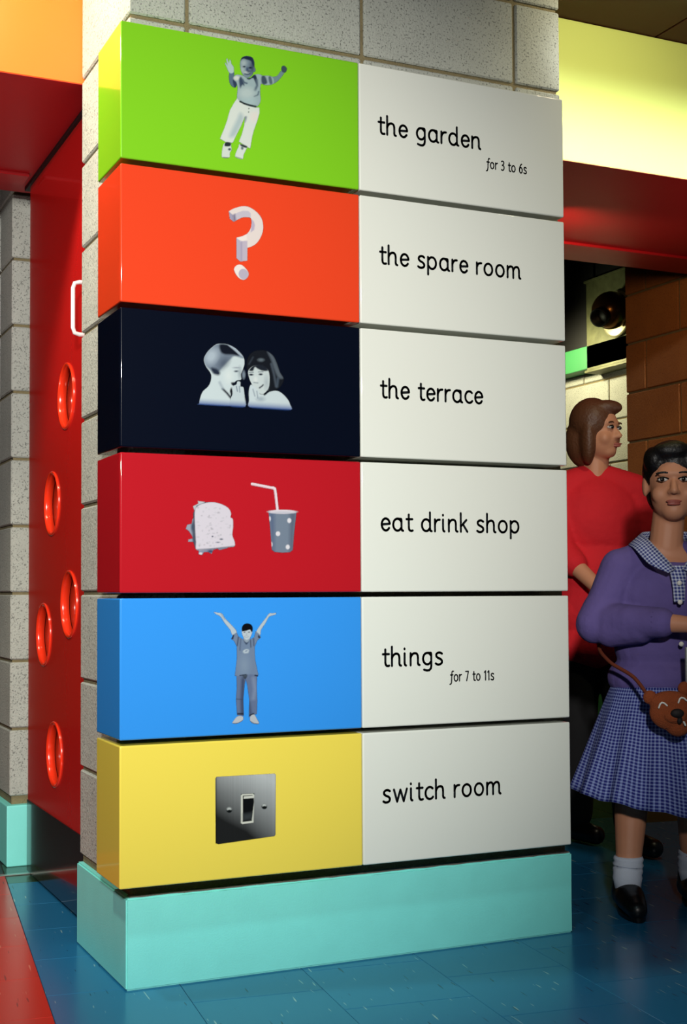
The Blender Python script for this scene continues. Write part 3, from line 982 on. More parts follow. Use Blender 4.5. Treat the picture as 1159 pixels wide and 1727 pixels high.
def pic_things(parent):
    p = Print((1099, 1727), [(0.205, 0.905), (0.417, 0.903), (0.204, 0.599), (0.416, 0.589)], 7.5)
    SK = (190, 204, 212)
    p.poly([(120, 95), (170, 105), (225, 118), (265, 180), (350, 270), (415, 350), (400, 400), (360, 400), (330, 330), (260, 240), (205, 155), (150, 125)], SK, 10)
    p.poly([(940, 108), (890, 112), (850, 115), (800, 180), (730, 270), (680, 350), (690, 395), (730, 395), (740, 330), (800, 240), (850, 155), (930, 130)], SK, 10)
    p.line([(215, 122), (260, 190)], 14, (120, 140, 160), 16, clip=True, op=0.6)
    # trousers
    p.poly([(416, 905), (688, 905), (682, 1100), (690, 1280), (682, 1450), (640, 1455), (580, 1490), (585, 1250), (555, 1050), (535, 985), (522, 1060), (505, 1250), (512, 1470), (425, 1462), (410, 1250), (420, 1100)], (104, 120, 152), 9, smooth=False)
    p.line([(505, 960), (495, 1150), (490, 1280), (495, 1450)], 44, (66, 78, 108), 40, clip=True)
    p.line([(580, 1300), (600, 1440)], 36, (70, 82, 112), 40, clip=True)
    p.line([(640, 980), (660, 1120), (640, 1240)], 40, (132, 148, 176), 50, clip=True)
    p.line([(410, 1250), (500, 1255)], 10, (60, 72, 96), 10, clip=True)
    p.line([(430, 1445), (500, 1445)], 18, (28, 34, 48), 14, clip=True)
    p.line([(590, 1465), (640, 1445)], 18, (28, 34, 48), 14, clip=True)
    p.poly([(490, 925), (560, 925), (530, 985)], (20, 28, 44), 14, clip=True)
    # shirt
    p.poly([(345, 450), (375, 395), (415, 365), (440, 420), (500, 460), (540, 470), (590, 462), (650, 430), (670, 350), (715, 385), (735, 435), (690, 470), (655, 560), (660, 720), (705, 935), (600, 920), (500, 930), (440, 945), (395, 940), (420, 720), (420, 555), (385, 480)], (118, 138, 166), 9, smooth=False)
    p.poly([(345, 455), (370, 395), (385, 400), (372, 455)], (24, 34, 62), 12, smooth=False, clip=True)
    p.poly([(700, 430), (705, 395), (735, 435), (712, 445)], (30, 38, 60), 12, smooth=False, clip=True)
    p.line([(440, 430), (425, 540)], 16, (62, 76, 104), 18, clip=True)
    p.line([(470, 460), (460, 600)], 14, (84, 100, 128), 18, clip=True)
    p.line([(600, 470), (605, 560)], 14, (66, 80, 106), 16, clip=True)
    p.line([(640, 450), (645, 540)], 16, (70, 84, 112), 18, clip=True)
    p.poly([(505, 462), (545, 475), (590, 460), (545, 530)], (66, 82, 108), 14, clip=True)
    p.ell(540, 615, 40, 24, (196, 210, 218), 14, rot=-15, clip=True)
    p.ell(545, 612, 18, 8, (120, 138, 164), 10, rot=-15, clip=True)
    p.line([(520, 640), (570, 635)], 10, (190, 204, 214), 10, clip=True)
    p.ell(520, 800, 60, 110, (136, 156, 178), 100, clip=True, op=0.8)
    p.line([(460, 938), (540, 925)], 12, (30, 40, 60), 10)
    p.line([(660, 935), (692, 942)], 16, (24, 30, 50), 10)
    # neck, head
    p.poly([(515, 420), (590, 420), (585, 470), (548, 500), (512, 466)], (150, 166, 182), 10)
    p.poly([(485, 345), (500, 315), (550, 300), (605, 315), (622, 350), (615, 390), (590, 440), (550, 465), (515, 440), (492, 395)], (196, 208, 216), 9)
    p.poly([(487, 350), (488, 300), (510, 262), (555, 247), (605, 262), (628, 305), (620, 362), (606, 350), (590, 330), (540, 345), (500, 350)], (8, 10, 18), 9)
    p.ell(520, 362, 13, 6, (50, 60, 76), 8, clip=True)
    p.ell(580, 362, 13, 6, (50, 60, 76), 8, clip=True)
    p.ell(545, 422, 26, 9, (120, 134, 150), 10, clip=True)
    p.ell(545, 420, 18, 4, (226, 232, 236), 6, clip=True)
    p.ell(548, 390, 8, 14, (170, 184, 194), 10, clip=True)
    # shoes
    p.poly([(430, 1478), (498, 1480), (498, 1530), (430, 1570), (368, 1570), (372, 1545)], (196, 200, 204), 9)
    p.poly([(600, 1478), (650, 1455), (690, 1520), (712, 1560), (700, 1580), (640, 1572), (598, 1540)], (192, 198, 204), 9)
    p.line([(372, 1572), (440, 1568), (495, 1535)], 9, (90, 98, 112), 8, clip=True)
    p.line([(600, 1545), (650, 1574), (705, 1578)], 9, (90, 98, 112), 8, clip=True)
    return p.build('printed_picture', parent, 'black and white print of a child in T-shirt with both arms up')


def pic_switch(parent):
    p = Print((1159, 1242), [(0.204, 0.53), (0.415, 0.517), (0.204, 0.323), (0.415, 0.305)], 7)
    quad = [(165, 168), (975, 120), (992, 138), (985, 975), (970, 995), (190, 1108), (152, 1095), (150, 190)]
    p.poly(quad, (150, 158, 156), 8, smooth=False)
    # brushed metal sheen of the photographed plate
    u = (p.X - 150) / 840
    v = (p.Y - 150) / 930
    g = np.clip(0.36 + 0.42 * (u - 0.5) * (1 - 0.5 * v) - 0.62 * (v - 0.30) + 0.28 * np.clip(u - 0.5, 0, 1) * v + 0.25 * np.clip(0.25 - v, 0, 1), 0.02, 0.72)
    g = np.where(u < 0.03, g * 0.6, g)
    rgb = np.stack([g * 0.92, g * 0.98, g * 0.98], 1) * 0.85
    p._put(np.ones_like(p.X), rgb, clip=True)
    rnd = np.random.RandomState(2)
    col = rnd.rand(p.nx)
    st = np.tile(col, p.ny) * 0.10 + 0.95
    p.rgb *= st[:, None]
    for cx, cy in ((338, 632), (828, 580)):
        p.ell(cx, cy, 40, 40, (40, 46, 46), 8, clip=True)
        p.ell(cx, cy - 14, 30, 22, (200, 206, 202), 20, clip=True)
        p.ell(cx + 4, cy + 14, 28, 20, (14, 18, 18), 14, clip=True)
    p.poly([(502, 405), (688, 395), (688, 420), (502, 430)], (60, 66, 66), 8, smooth=False, clip=True)
    p.poly([(502, 425), (520, 410), (670, 402), (686, 420), (676, 806), (520, 828), (500, 812)], (226, 228, 214), 8, smooth=False, clip=True)
    p.poly([(527, 430), (662, 420), (682, 460), (684, 520), (650, 780), (526, 796)], (14, 16, 18), 8, smooth=False, clip=True)
    p.poly([(540, 440), (680, 428), (682, 462), (540, 474)], (220, 222, 210), 8, smooth=False, clip=True)
    p.poly([(530, 690), (655, 670), (650, 760), (530, 780)], (70, 76, 78), 60, smooth=False, clip=True, op=0.7)
    p.line([(528, 790), (650, 775)], 12, (10, 12, 14), 8, clip=True)
    return p.build('printed_picture', parent, 'print of a brushed metal light switch')


# ------------------------------------------------------------------ the six signs
W1, W2, SD = 0.6172, 1.2344, 0.207
HP, PITCH, ZB = 0.3254, 0.3375, 0.2585
rows = [
    # colour, label, picture, [(text, x, baseline z, width, x-height, stroke)]
    (YELLOW, 'yellow and white sign reading switch room with a light switch', pic_switch, [('switch room', 0.671, 0.409, 0.347, 0.0302, 0.0061)]),
    (BLUE, 'blue and white sign reading things for 7 to 11s', pic_things, [('things', 0.672, 0.748, 0.175, 0.0302, 0.0061), ('for 7 to 11s', 0.865, 0.704, 0.134, 0.0165, 0.0034)]),
    (RED, 'red and white sign reading eat drink shop with sandwich and beaker', pic_food, [('eat drink shop', 0.671, 1.088, 0.410, 0.0302, 0.0061)]),
    (NAVY, 'navy blue and white sign reading the terrace with two children', pic_kids, [('the terrace', 0.671, 1.424, 0.303, 0.0302, 0.0061)]),
    (ORANGE, 'orange and white sign reading the spare room with a question mark', pic_question, [('the spare room', 0.671, 1.765, 0.424, 0.0302, 0.0061)]),
    (GREEN, 'lime green and white sign reading the garden for 3 to 6s', pic_boy, [('the garden', 0.669, 2.098, 0.306, 0.0302, 0.0061), ('for 3 to 6s', 0.988, 2.0505, 0.128, 0.0165, 0.0034)]),
]
for k, (m, lab, pic, texts) in enumerate(rows):
    za = ZB + k * PITCH
    s = empty('wayfinding_sign', (0, 0, za), label=lab, cat='sign', group='stacked room signs on the pillar')
    foot = [(0, 0), (W1 - 0.0008, 0), (W1 - 0.0008, 0.1095), (0.0495, 0.1095), (0.0495, SD), (0, SD)]
    a = prism('picture_panel', foot, 0, HP, m, s, bev=0.004, seg=5)
    b = box('text_panel', (W1 + 0.0008, 0, 0), (W2, 0.1095, HP), WHITE, s, bev=0.004, seg=5)
    for q in (a, b):
        for f in q.data.polygons:
            f.use_smooth = f.area < 0.003 and max(abs(v) for v in f.normal) < 0.9995
    b['label'] = 'white lettered panel'
    for t in texts:
        for o in lettering(*t, s):
            o.location.z = -za
    o = pic(s)
    o.location.z = -za

# ------------------------------------------------------------------ galvanised duct and eyeball spotlight in the room behind
duct = empty('duct_box', (3.5, 2.62, 2.135), label='dull galvanised metal duct box hanging in the room behind', cat='duct')
box('casing', (0.0, 0.0, 0.006), (0.10, 0.444, 0.508), GALV, duct, bev=0.004, seg=1)
box('flange', (-0.010, -0.01, 0.0), (0.10, 0.452, 0.014), GALV, duct, bev=0.002, seg=1)
box('flange', (-0.010, -0.01, 0.500), (0.10, 0.452, 0.514), GALV, duct, bev=0.002, seg=1)
box('bracket', (0.02, 0.02, 0.514), (0.04, 0.04, 1.065), GALV, duct)
box('bracket', (0.02, 0.38, 0.514), (0.04, 0.40, 1.065), GALV, duct)
spotl = empty('eyeball_spotlight', (3.488, 2.765, 2.408), label='bronze eyeball spotlight with short black snout on the duct', cat='spotlight')
lathe('mount_plate', [(0.0, 0.0), (0.125, 0.0), (0.125, -0.010), (0.112, -0.014), (0.0, -0.014)], (1, 0, 0), mat('pale_metal', (196, 190, 150), 0.35, metal=0.5), spotl, 40)
prof = [(0.0, 0.100)] + [(0.100 * math.sin(a), 0.100 * math.cos(a)) for a in [k * PI / 16 for k in range(1, 16)]] + [(0.0, -0.100)]
lathe('ball', prof, (0, 0, 1), BRONZE, spotl, 32, (-0.088, -0.060, 0.0))
sn = Vector((-0.89, -0.36, -0.46)).normalized()
so = Vector((-0.088, -0.060, 0)) + sn * 0.06
lathe('snout', [(0.0, 0.02), (0.046, 0.02), (0.050, 0.075), (0.043, 0.075), (0.040, 0.04), (0.0, 0.04)], sn, mat('black_metal', (6, 6, 6), 0.5), spotl, 28, so)


# ------------------------------------------------------------------ figures
def cap(p0, r0, p1, r1):
    return ('c', Vector(p0), r0, Vector(p1), r1)


def eli(c, r, rot=(0, 0, 0)):
    return ('e', Vector(c), r, rot)


def chain(pts):
    """pts: list of (pos, radius)"""
    return [cap(a[0], a[1], b[0], b[1]) for a, b in zip(pts[:-1], pts[1:])]


ORG = []


def organic(name, prims, m, parent, voxel=0.006, smooth=6, label=None):
    from mathutils import Euler
    VV, FF = [], []

    def sphere(M, nu, nv):
        k0 = len(VV)
        VV.append(M @ Vector((0, 0, 1)))
        for i in range(1, nv):
            t = PI * i / nv
            for j in range(nu):
                f = 2 * PI * j / nu
                VV.append(M @ Vector((math.sin(t) * math.cos(f), math.sin(t) * math.sin(f), math.cos(t))))
        VV.append(M @ Vector((0, 0, -1)))
        last = len(VV) - 1
        for j in range(nu):
            FF.append((k0, k0 + 1 + j, k0 + 1 + (j + 1) % nu))
            e = k0 + 1 + (nv - 2) * nu
            FF.append((last, e + (j + 1) % nu, e + j))
        for i in range(nv - 2):
            for j in range(nu):
                q = k0 + 1 + i * nu
                FF.append((q + j, q + nu + j, q + nu + (j + 1) % nu, q + (j + 1) % nu))

    for p in prims:
        if p[0] == 'e':
            M = Matrix.Translation(p[1]) @ Euler([math.radians(v) for v in p[3]]).to_matrix().to_4x4() @ Matrix.Diagonal((*p[2], 1))
            sphere(M, 24, 16)
        else:
            _, pa, ra, pb, rb = p
            for c, r in ((pa, ra), (pb, rb)):
                sphere(Matrix.Translation(c) @ Matrix.Diagonal((r, r, r, 1)), 14, 10)
            d = pb - pa
            if d.length > 1e-5:
                d.normalize()
                u = d.orthogonal().normalized()
                v = d.cross(u)
                k0, n = len(VV), 16
                for c, r in ((pa, ra), (pb, rb)):
                    for j in range(n):
                        VV.append(c + (u * math.cos(2 * PI * j / n) + v * math.sin(2 * PI * j / n)) * r)
                for j in range(n):
                    FF.append((k0 + j, k0 + (j + 1) % n, k0 + n + (j + 1) % n, k0 + n + j))
                FF.append(tuple(range(k0 + n - 1, k0 - 1, -1)))
                FF.append(tuple(range(k0 + n, k0 + 2 * n)))
    me = bpy.data.meshes.new(name)
    me.from_pydata([tuple(q) for q in VV], [], FF)
    o = bpy.data.objects.new(name, me)
    C.objects.link(o)
    r = o.modifiers.new('r', 'REMESH')
    r.mode = 'VOXEL'
    r.voxel_size = voxel
    r.use_smooth_shade = True
    s = o.modifiers.new('s', 'SMOOTH')
    s.iterations = smooth
    s.factor = 0.5
    ORG.append((o, m))
    o.parent = parent
    if label:
        o['label'] = label
    return o


def loft(name, rings, m, parent, uv=True, close_top=False, label=None, thick=0.0):
    """rings: list of closed rings (same count); UV in metres"""
    n = len(rings[0])
    vs_, fs = [], []
    for r in rings:
        vs_ += [tuple(p) for p in r]
    for i in range(len(rings) - 1):
        for k in range(n):
            fs.append((i * n + k, i * n + (k + 1) % n, (i + 1) * n + (k + 1) % n, (i + 1) * n + k))
    me = bpy.data.meshes.new(name)
    me.from_pydata(vs_, [], fs)
    o = link(name, me, m, parent, True)
    if uv:
        L = me.uv_layers.new(name='UVMap')
        per = [0.0]
        big = rings[len(rings) // 2]
        for k in range(n):
            per.append(per[-1] + (Vector(big[(k + 1) % n]) - Vector(big[k])).length)
        hh = [0.0]
        for i in range(len(rings) - 1):
            hh.append(hh[-1] + (Vector(rings[i + 1][0]) - Vector(rings[i][0])).length)
        for f in me.polygons:
            i, k = divmod(f.index, n)
            c = [(per[k], hh[i]), (per[k + 1], hh[i]), (per[k + 1], hh[i + 1]), (per[k], hh[i + 1])]
            for li, q in zip(f.loop_indices, c):
                L.data[li].uv = q
    if thick:
        s = o.modifiers.new('thickness', 'SOLIDIFY')
        s.thickness = thick
    if label:
        o['label'] = label
    return o


def gingham(name, c1, c2, period):
    m = bpy.data.materials.new(name)
    m.use_nodes = True
    nt = m.node_tree
    b = nt.nodes['Principled BSDF']
    b.inputs['Roughness'].default_value = 0.85
    tc = nt.nodes.new('ShaderNodeTexCoord')
    sp = nt.nodes.new('ShaderNodeSeparateXYZ')
    nt.links.new(tc.outputs['UV'], sp.inputs[0])
    outs = []
    for ax in (0, 1):
        a = nt.nodes.new('ShaderNodeMath')
        a.operation = 'MULTIPLY'
        a.inputs[1].default_value = 1.0 / period
        nt.links.new(sp.outputs[ax], a.inputs[0])
        f = nt.nodes.new('ShaderNodeMath')
        f.operation = 'FRACT'
        nt.links.new(a.outputs[0], f.inputs[0])
        g = nt.nodes.new('ShaderNodeMath')
        g.operation = 'GREATER_THAN'
        g.inputs[1].default_value = 0.42
        nt.links.new(f.outputs[0], g.inputs[0])
        outs.append(g.outputs[0])
    ad = nt.nodes.new('ShaderNodeMath')
    ad.operation = 'ADD'
    nt.links.new(outs[0], ad.inputs[0])
    nt.links.new(outs[1], ad.inputs[1])
    dv = nt.nodes.new('ShaderNodeMath')
    dv.operation = 'MULTIPLY'
    dv.inputs[1].default_value = 0.5
    nt.links.new(ad.outputs[0], dv.inputs[0])
    mx = nt.nodes.new('ShaderNodeMix')
    mx.data_type = 'RGBA'
    mx.inputs[6].default_value = (*lin(c1), 1)
    mx.inputs[7].default_value = (*lin(c2), 1)
    nt.links.new(dv.outputs[0], mx.inputs[0])
    nt.links.new(mx.outputs[2], b.inputs['Base Color'])
    return m


SKIN = mat('skin', (206, 142, 108), 0.55, var=0.05, vscale=20)
LIP = mat('lips', (164, 84, 72), 0.5)
HAIR_K = mat('black_hair', (14, 11, 12), 0.45, bump=0.3, bscale=90)
HAIR_B = mat('brown_hair', (92, 56, 34), 0.5, bump=0.3, bscale=90)
CARD = mat('violet_blue_knit', (98, 84, 146), 0.9, var=0.12, vscale=14, bump=0.7, bscale=16)
GING = gingham('blue_gingham', (150, 166, 220), (22, 30, 122), 0.0115)
GINGC = gingham('blue_gingham_collar', (206, 214, 236), (44, 54, 132), 0.0100)
SOCK = mat('white_sock', (216, 222, 236), 0.9, bump=0.2, bscale=300)
SHOE = mat('black_leather', (10, 10, 12), 0.35)
EYEW = mat('eye_white', (225, 222, 215), 0.2)
EYED = mat('eye_dark', (22, 14, 10), 0.15)
BEAR = mat('brown_plush', (150, 72, 34), 0.95, var=0.15, vscale=60, bump=0.5, bscale=220)
BEARD = mat('dark_plush', (24, 14, 12), 0.7)
WHT = mat('white_felt', (232, 230, 222), 0.8)
STRAP = mat('brown_strap', (116, 52, 28), 0.7)
FOLD = mat('olive_yellow_card', (176, 152, 56), 0.6)
PAPER = mat('white_card', (222, 222, 214), 0.7)
SILV = mat('silver_metal', (220, 220, 225), 0.15, metal=1.0)
REDKNIT = mat('red_knit', (214, 22, 36), 0.85, var=0.1, vscale=14, bump=0.7, bscale=13)
TROUS = mat('black_cloth', (16, 15, 18), 0.9)


def hand(base, d, side, nrm, s=1.0, curl=0.5):
    """palm and five separate fingers; d finger direction, side towards the thumb, nrm palm normal (fingers curl towards it)"""
    d, side, nrm = Vector(d).normalized(), Vector(side).normalized(), Vector(nrm).normalized()
    b = Vector(base)
    out = []
    for k in (-1, 0, 1):
        out.append(cap(b + side * (k * 0.016 * s), 0.0125 * s, b + d * 0.058 * s + side * (k * 0.021 * s), 0.0115 * s))
    for k, L in enumerate((0.058, 0.066, 0.060, 0.046)):
        p = b + d * 0.064 * s + side * ((0.028 - 0.0187 * k) * s)
        a = 0.0
        r = 0.0082 * s
        for seg in (0.45, 0.32, 0.23):
            a += curl * (0.75 if seg > 0.4 else 1.0)
            q = p + (d * math.cos(a) + nrm * math.sin(a)) * (L * seg * s)
            out.append(cap(p, r, q, r * 0.93))
            p, r = q, r * 0.93
    p = b + d * 0.014 * s + side * 0.024 * s
    q = p + (d * 0.55 + side * 0.75 + nrm * 0.25).normalized() * 0.034 * s
    t = q + (d * 0.85 + side * 0.25 + nrm * 0.5 * curl).normalized() * 0.028 * s
    out += [cap(p, 0.0125 * s, q, 0.0102 * s), cap(q, 0.0102 * s, t, 0.0085 * s)]
    return out


def head_prims(c, s, yaw=0.0):
    """head of height ~0.235*s, centred on c, facing -y turned by yaw"""
    cy_, sy_ = math.cos(yaw), math.sin(yaw)

    def P(x, y, z):
        x, y, z = x * s, y * s, z * s
        return (c[0] + x * cy_ - y * sy_, c[1] + x * sy_ + y * cy_, c[2] + z)
    rz = (0, 0, math.degrees(yaw))
    return [
        eli(P(0, 0.012, 0.030), (0.076 * s, 0.092 * s, 0.086 * s), rz),
        eli(P(0, -0.018, -0.030), (0.064 * s, 0.066 * s, 0.078 * s), rz),
        eli(P(0, -0.044, -0.076), (0.036 * s, 0.034 * s, 0.030 * s), rz),
        eli(P(0.036, -0.052, -0.030), (0.026 * s, 0.024 * s, 0.028 * s), rz),
        eli(P(-0.036, -0.052, -0.030), (0.026 * s, 0.024 * s, 0.028 * s), rz),
        eli(P(0, -0.072, 0.030), (0.048 * s, 0.012 * s, 0.014 * s), rz),
        cap(P(0, -0.080, 0.006), 0.0085 * s, P(0, -0.098, -0.022), 0.0115 * s),
        eli(P(0.011, -0.088, -0.026), (0.0085 * s, 0.009 * s, 0.007 * s), rz),
        eli(P(-0.011, -0.088, -0.026), (0.0085 * s, 0.009 * s, 0.007 * s), rz),
        eli(P(0.078, 0.012, 0.000), (0.010 * s, 0.020 * s, 0.032 * s), rz),
        eli(P(-0.078, 0.012, 0.000), (0.010 * s, 0.020 * s, 0.032 * s), rz),
    ], P


def face_parts(parent, P, s, brow):
    for sx in (-1, 1):
        e = organic('eye', [eli(P(sx * 0.030, -0.0755, 0.012), (0.0145 * s, 0.0100 * s, 0.0066 * s))], EYEW, parent, 0.0015, 1)
        organic('iris', [eli(P(sx * 0.030 - 0.002, -0.0845, 0.012), (0.0064 * s, 0.0034 * s, 0.0070 * s))], EYED, e, 0.001, 1)
        organic('eyelid', chain([(P(sx * 0.030 + q, -0.0840 + abs(q) * 0.25, 0.0190 - abs(q) * 0.30), 0.0024 * s) for q in (-0.016, -0.008, 0.0, 0.008, 0.016)]), EYED, e, 0.0015, 1)
        organic('eyebrow', chain([(P(sx * 0.030 + q, -0.0845 + abs(q) * 0.3, 0.034 - abs(q) * 0.25), 0.0030 * s) for q in (-0.018, -0.008, 0.004, 0.016)]), brow, parent, 0.002, 1)
    organic('lips', [eli(P(0, -0.081, -0.0520), (0.024 * s, 0.0080 * s, 0.0048 * s)), eli(P(0, -0.080, -0.0600), (0.020 * s, 0.0080 * s, 0.0052 * s))], LIP, parent, 0.002, 2)


# ---- schoolgirl
GA = math.radians(-24.5)
girl = empty('person', (1.712, 0.189, 0.0), GA, label='child in violet cardigan and blue gingham school dress standing beside the pillar', cat='person')
HC = (0.022, -0.005, 1.245)
hp, HP_ = head_prims(HC, 1.0, math.radians(-12))
hr_dir = (0.97, -0.15, -0.12)
body = hp + chain([((0.016, 0.015, 1.17), 0.047), ((0.006, 0.022, 1.06), 0.050)])
body += [eli((0, 0.03, 0.93), (0.125, 0.085, 0.14)), eli((0, 0.03, 0.76), (0.118, 0.085, 0.14)), eli((0, 0.035, 0.63), (0.135, 0.098, 0.10))]
body += chain([((0.01, 0.025, 1.04), 0.052), ((-0.115, 0.025, 1.005), 0.045)]) + chain([((0.01, 0.025, 1.04), 0.052), ((0.118, 0.025, 1.005), 0.045)])
# right arm (left in the picture) folded across the waist
RA = [((-0.135, 0.025, 0.995), 0.043), ((-0.195, 0.012, 0.845), 0.036), ((-0.045, -0.140, 0.842), 0.029), ((0.030, -0.178, 0.836), 0.023)]
LA = [((0.138, 0.025, 0.995), 0.043), ((0.215, 0.005, 0.825), 0.036), ((0.150, -0.125, 0.795), 0.029), ((0.112, -0.185, 0.790), 0.023)]
body += chain(RA) + chain(LA)
body += hand((0.034, -0.181, 0.835), (0.88, -0.10, -0.10), (0.05, -0.1, 1.0), (0.0, 0.75, -0.66), 0.86, 0.42)
body += hand((0.108, -0.192, 0.788), (-0.55, -0.35, -0.45), (-0.3, 0.1, 0.9), (0.2, 0.9, -0.3), 0.86, 0.5)
# legs
LEG1 = [((-0.070, 0.030, 0.60), 0.075), ((-0.105, 0.005, 0.36), 0.050), ((-0.112, 0.010, 0.27), 0.048), ((-0.130, -0.025, 0.10), 0.033), ((-0.132, -0.028, 0.065), 0.034)]
LEG2 = [((0.070, 0.040, 0.60), 0.075), ((0.080, 0.030, 0.36), 0.050), ((0.082, 0.045, 0.27), 0.048), ((0.086, 0.070, 0.10), 0.033), ((0.086, 0.072, 0.065), 0.034)]
body += chain(LEG1) + chain(LEG2)
for x, y in ((-0.132, -0.028), (0.086, 0.072)):
    body += chain([((x, y + 0.01, 0.045), 0.030), ((x, y - 0.09, 0.032), 0.024)])
gb = organic('body', body, SKIN, girl, 0.0048, 4)
face_parts(gb, HP_, 1.0, HAIR_K)
hs = [eli(HP_(0, 0.022, 0.044), (0.087, 0.098, 0.094)), eli(HP_(0, 0.045, -0.01), (0.078, 0.072, 0.09)), eli(HP_(0, -0.040, 0.098), (0.062, 0.044, 0.030)), eli(HP_(0.056, -0.030, 0.070), (0.030, 0.040, 0.046)), eli(HP_(-0.056, -0.030, 0.074), (0.028, 0.040, 0.040)), eli(HP_(0.076, 0.02, 0.0), (0.016, 0.030, 0.075)), eli(HP_(0.0, 0.105, -0.02), (0.045, 0.05, 0.075))]
organic('hair', hs, HAIR_K, girl, 0.006, 5, 'black hair tied back')
# cardigan
cd = [eli((0, 0.03, 0.915), (0.150, 0.108, 0.130)), eli((0, 0.028, 0.78), (0.152, 0.110, 0.14)), eli((0, 0.03, 0.675), (0.172, 0.124, 0.085))]
cd += [cap((-0.05, 0.028, 1.035), 0.050, (-0.125, 0.025, 1.000), 0.060), cap((0.05, 0.028, 1.035), 0.050, (0.128, 0.025, 1.000), 0.060)]
cd += chain([((-0.130, 0.025, 1.000), 0.060), ((-0.165, 0.018, 0.92), 0.058), ((-0.200, 0.010, 0.845), 0.058), ((-0.125, -0.075, 0.842), 0.052), ((-0.050, -0.136, 0.842), 0.044)])
cd += chain([((0.133, 0.025, 1.000), 0.060), ((0.175, 0.016, 0.92), 0.058), ((0.222, 0.002, 0.825), 0.058), ((0.175, -0.080, 0.805), 0.052), ((0.145, -0.135, 0.795), 0.044)])
cd += [cap((-0.188, 0.01, 0.875), 0.060, (-0.212, 0.0, 0.835), 0.058), cap((-0.17, -0.03, 0.822), 0.055, (-0.10, -0.09, 0.83), 0.050)]
cardi = organic('cardigan', cd, CARD, girl, 0.006, 4, 'violet blue knitted cardigan')
tube('cuff', [(-0.058 + 0.0 * k, -0.130, 0.842) if k == 0 else (-0.040, -0.146, 0.842) for k in (0, 1)], [0.044, 0.040], CARD, cardi, 18)
# V-neck front of the dress under the cardigan


def panel_strip(name, L, R_, m, parent, thick=0.004, label=None, per=None):
    """ribbon between two polylines L and R_ with UV in metres"""
    n = len(L)
    vs_ = [tuple(p) for p in L] + [tuple(p) for p in R_]
    fs = [(i, i + 1, n + i + 1, n + i) for i in range(n - 1)]
    me = bpy.data.meshes.new(name)
    me.from_pydata(vs_, [], fs)
    o = link(name, me, m, parent, True)
    uvl = me.uv_layers.new(name='UVMap')
    h = [0.0]
    for i in range(n - 1):
        h.append(h[-1] + (Vector(L[i + 1]) - Vector(L[i])).length)
    for f in me.polygons:
        i = f.index
        w0, w1 = (Vector(L[i]) - Vector(R_[i])).length, (Vector(L[i + 1]) - Vector(R_[i + 1])).length
        for li, q in zip(f.loop_indices, ((0, h[i]), (0, h[i + 1]), (w1, h[i + 1]), (w0, h[i]))):
            uvl.data[li].uv = q
    s = o.modifiers.new('thickness', 'SOLIDIFY')
    s.thickness = thick
    s.offset = 0
    if label:
        o['label'] = label
    return o


LL = cr([(-0.016, -0.088, 1.005), (-0.010, -0.096, 0.975), (-0.006, -0.101, 0.94), (-0.004, -0.103, 0.90)], 5)
RR = cr([(0.040, -0.088, 1.005), (0.034, -0.096, 0.975), (0.029, -0.101, 0.94), (0.026, -0.103, 0.90)], 5)
panel_strip('dress_front', LL, RR, GINGC, girl, label='blue gingham dress front')
cl = cr([(-0.020, 0.070, 1.112), (-0.062, 0.030, 1.105), (-0.058, -0.025, 1.085), (-0.030, -0.075, 1.040), (0.004, -0.098, 0.995)], 5)
co_ = cr([(-0.030, 0.098, 1.075), (-0.098, 0.040, 1.072), (-0.102, -0.040, 1.058), (-0.072, -0.090, 1.012), (-0.022, -0.112, 0.985)], 5)
panel_strip('collar', cl, co_, GINGC, girl, label='blue gingham collar')
mir = lambda pts: [(0.022 - x + 0.004, y, z) for x, y, z in pts]
panel_strip('collar', mir(cl), mir(co_), GINGC, girl, label='blue gingham collar')
for z in (0.955, 0.90, 0.84, 0.78):
    lathe('button', [(0.0, 0.0), (0.007, 0.0), (0.007, -0.003), (0.0, -0.004)], (0, 1, 0), WHT, girl, 14, (0.012, -0.104 - (0.955 - z) * 0.06, z))
# skirt
rings = []
NS = 120
for i in range(15):
    t = i / 14
    rx = 0.150 + 0.118 * t ** 0.9
    ry = 0.112 + 0.120 * t ** 0.9
    ring = []
    for k in range(NS):
        a = k * 2 * PI / NS
        pl = 1 + (0.045 * math.sin(a * 13 + 0.6 * math.sin(a * 3)) + 0.02 * math.sin(a * 29)) * t
        x, y = rx * pl * math.cos(a) - 0.004, ry * pl * math.sin(a) + 0.028
        z = 0.655 - (0.655 - 0.300) * t - 0.16 * (x + 0.0) * t + 0.004 * math.sin(a * 13) * t
        ring.append((x, y, z))
    rings.append(ring)
loft('skirt', rings, GING, girl, label='gathered blue gingham skirt', thick=0.003)
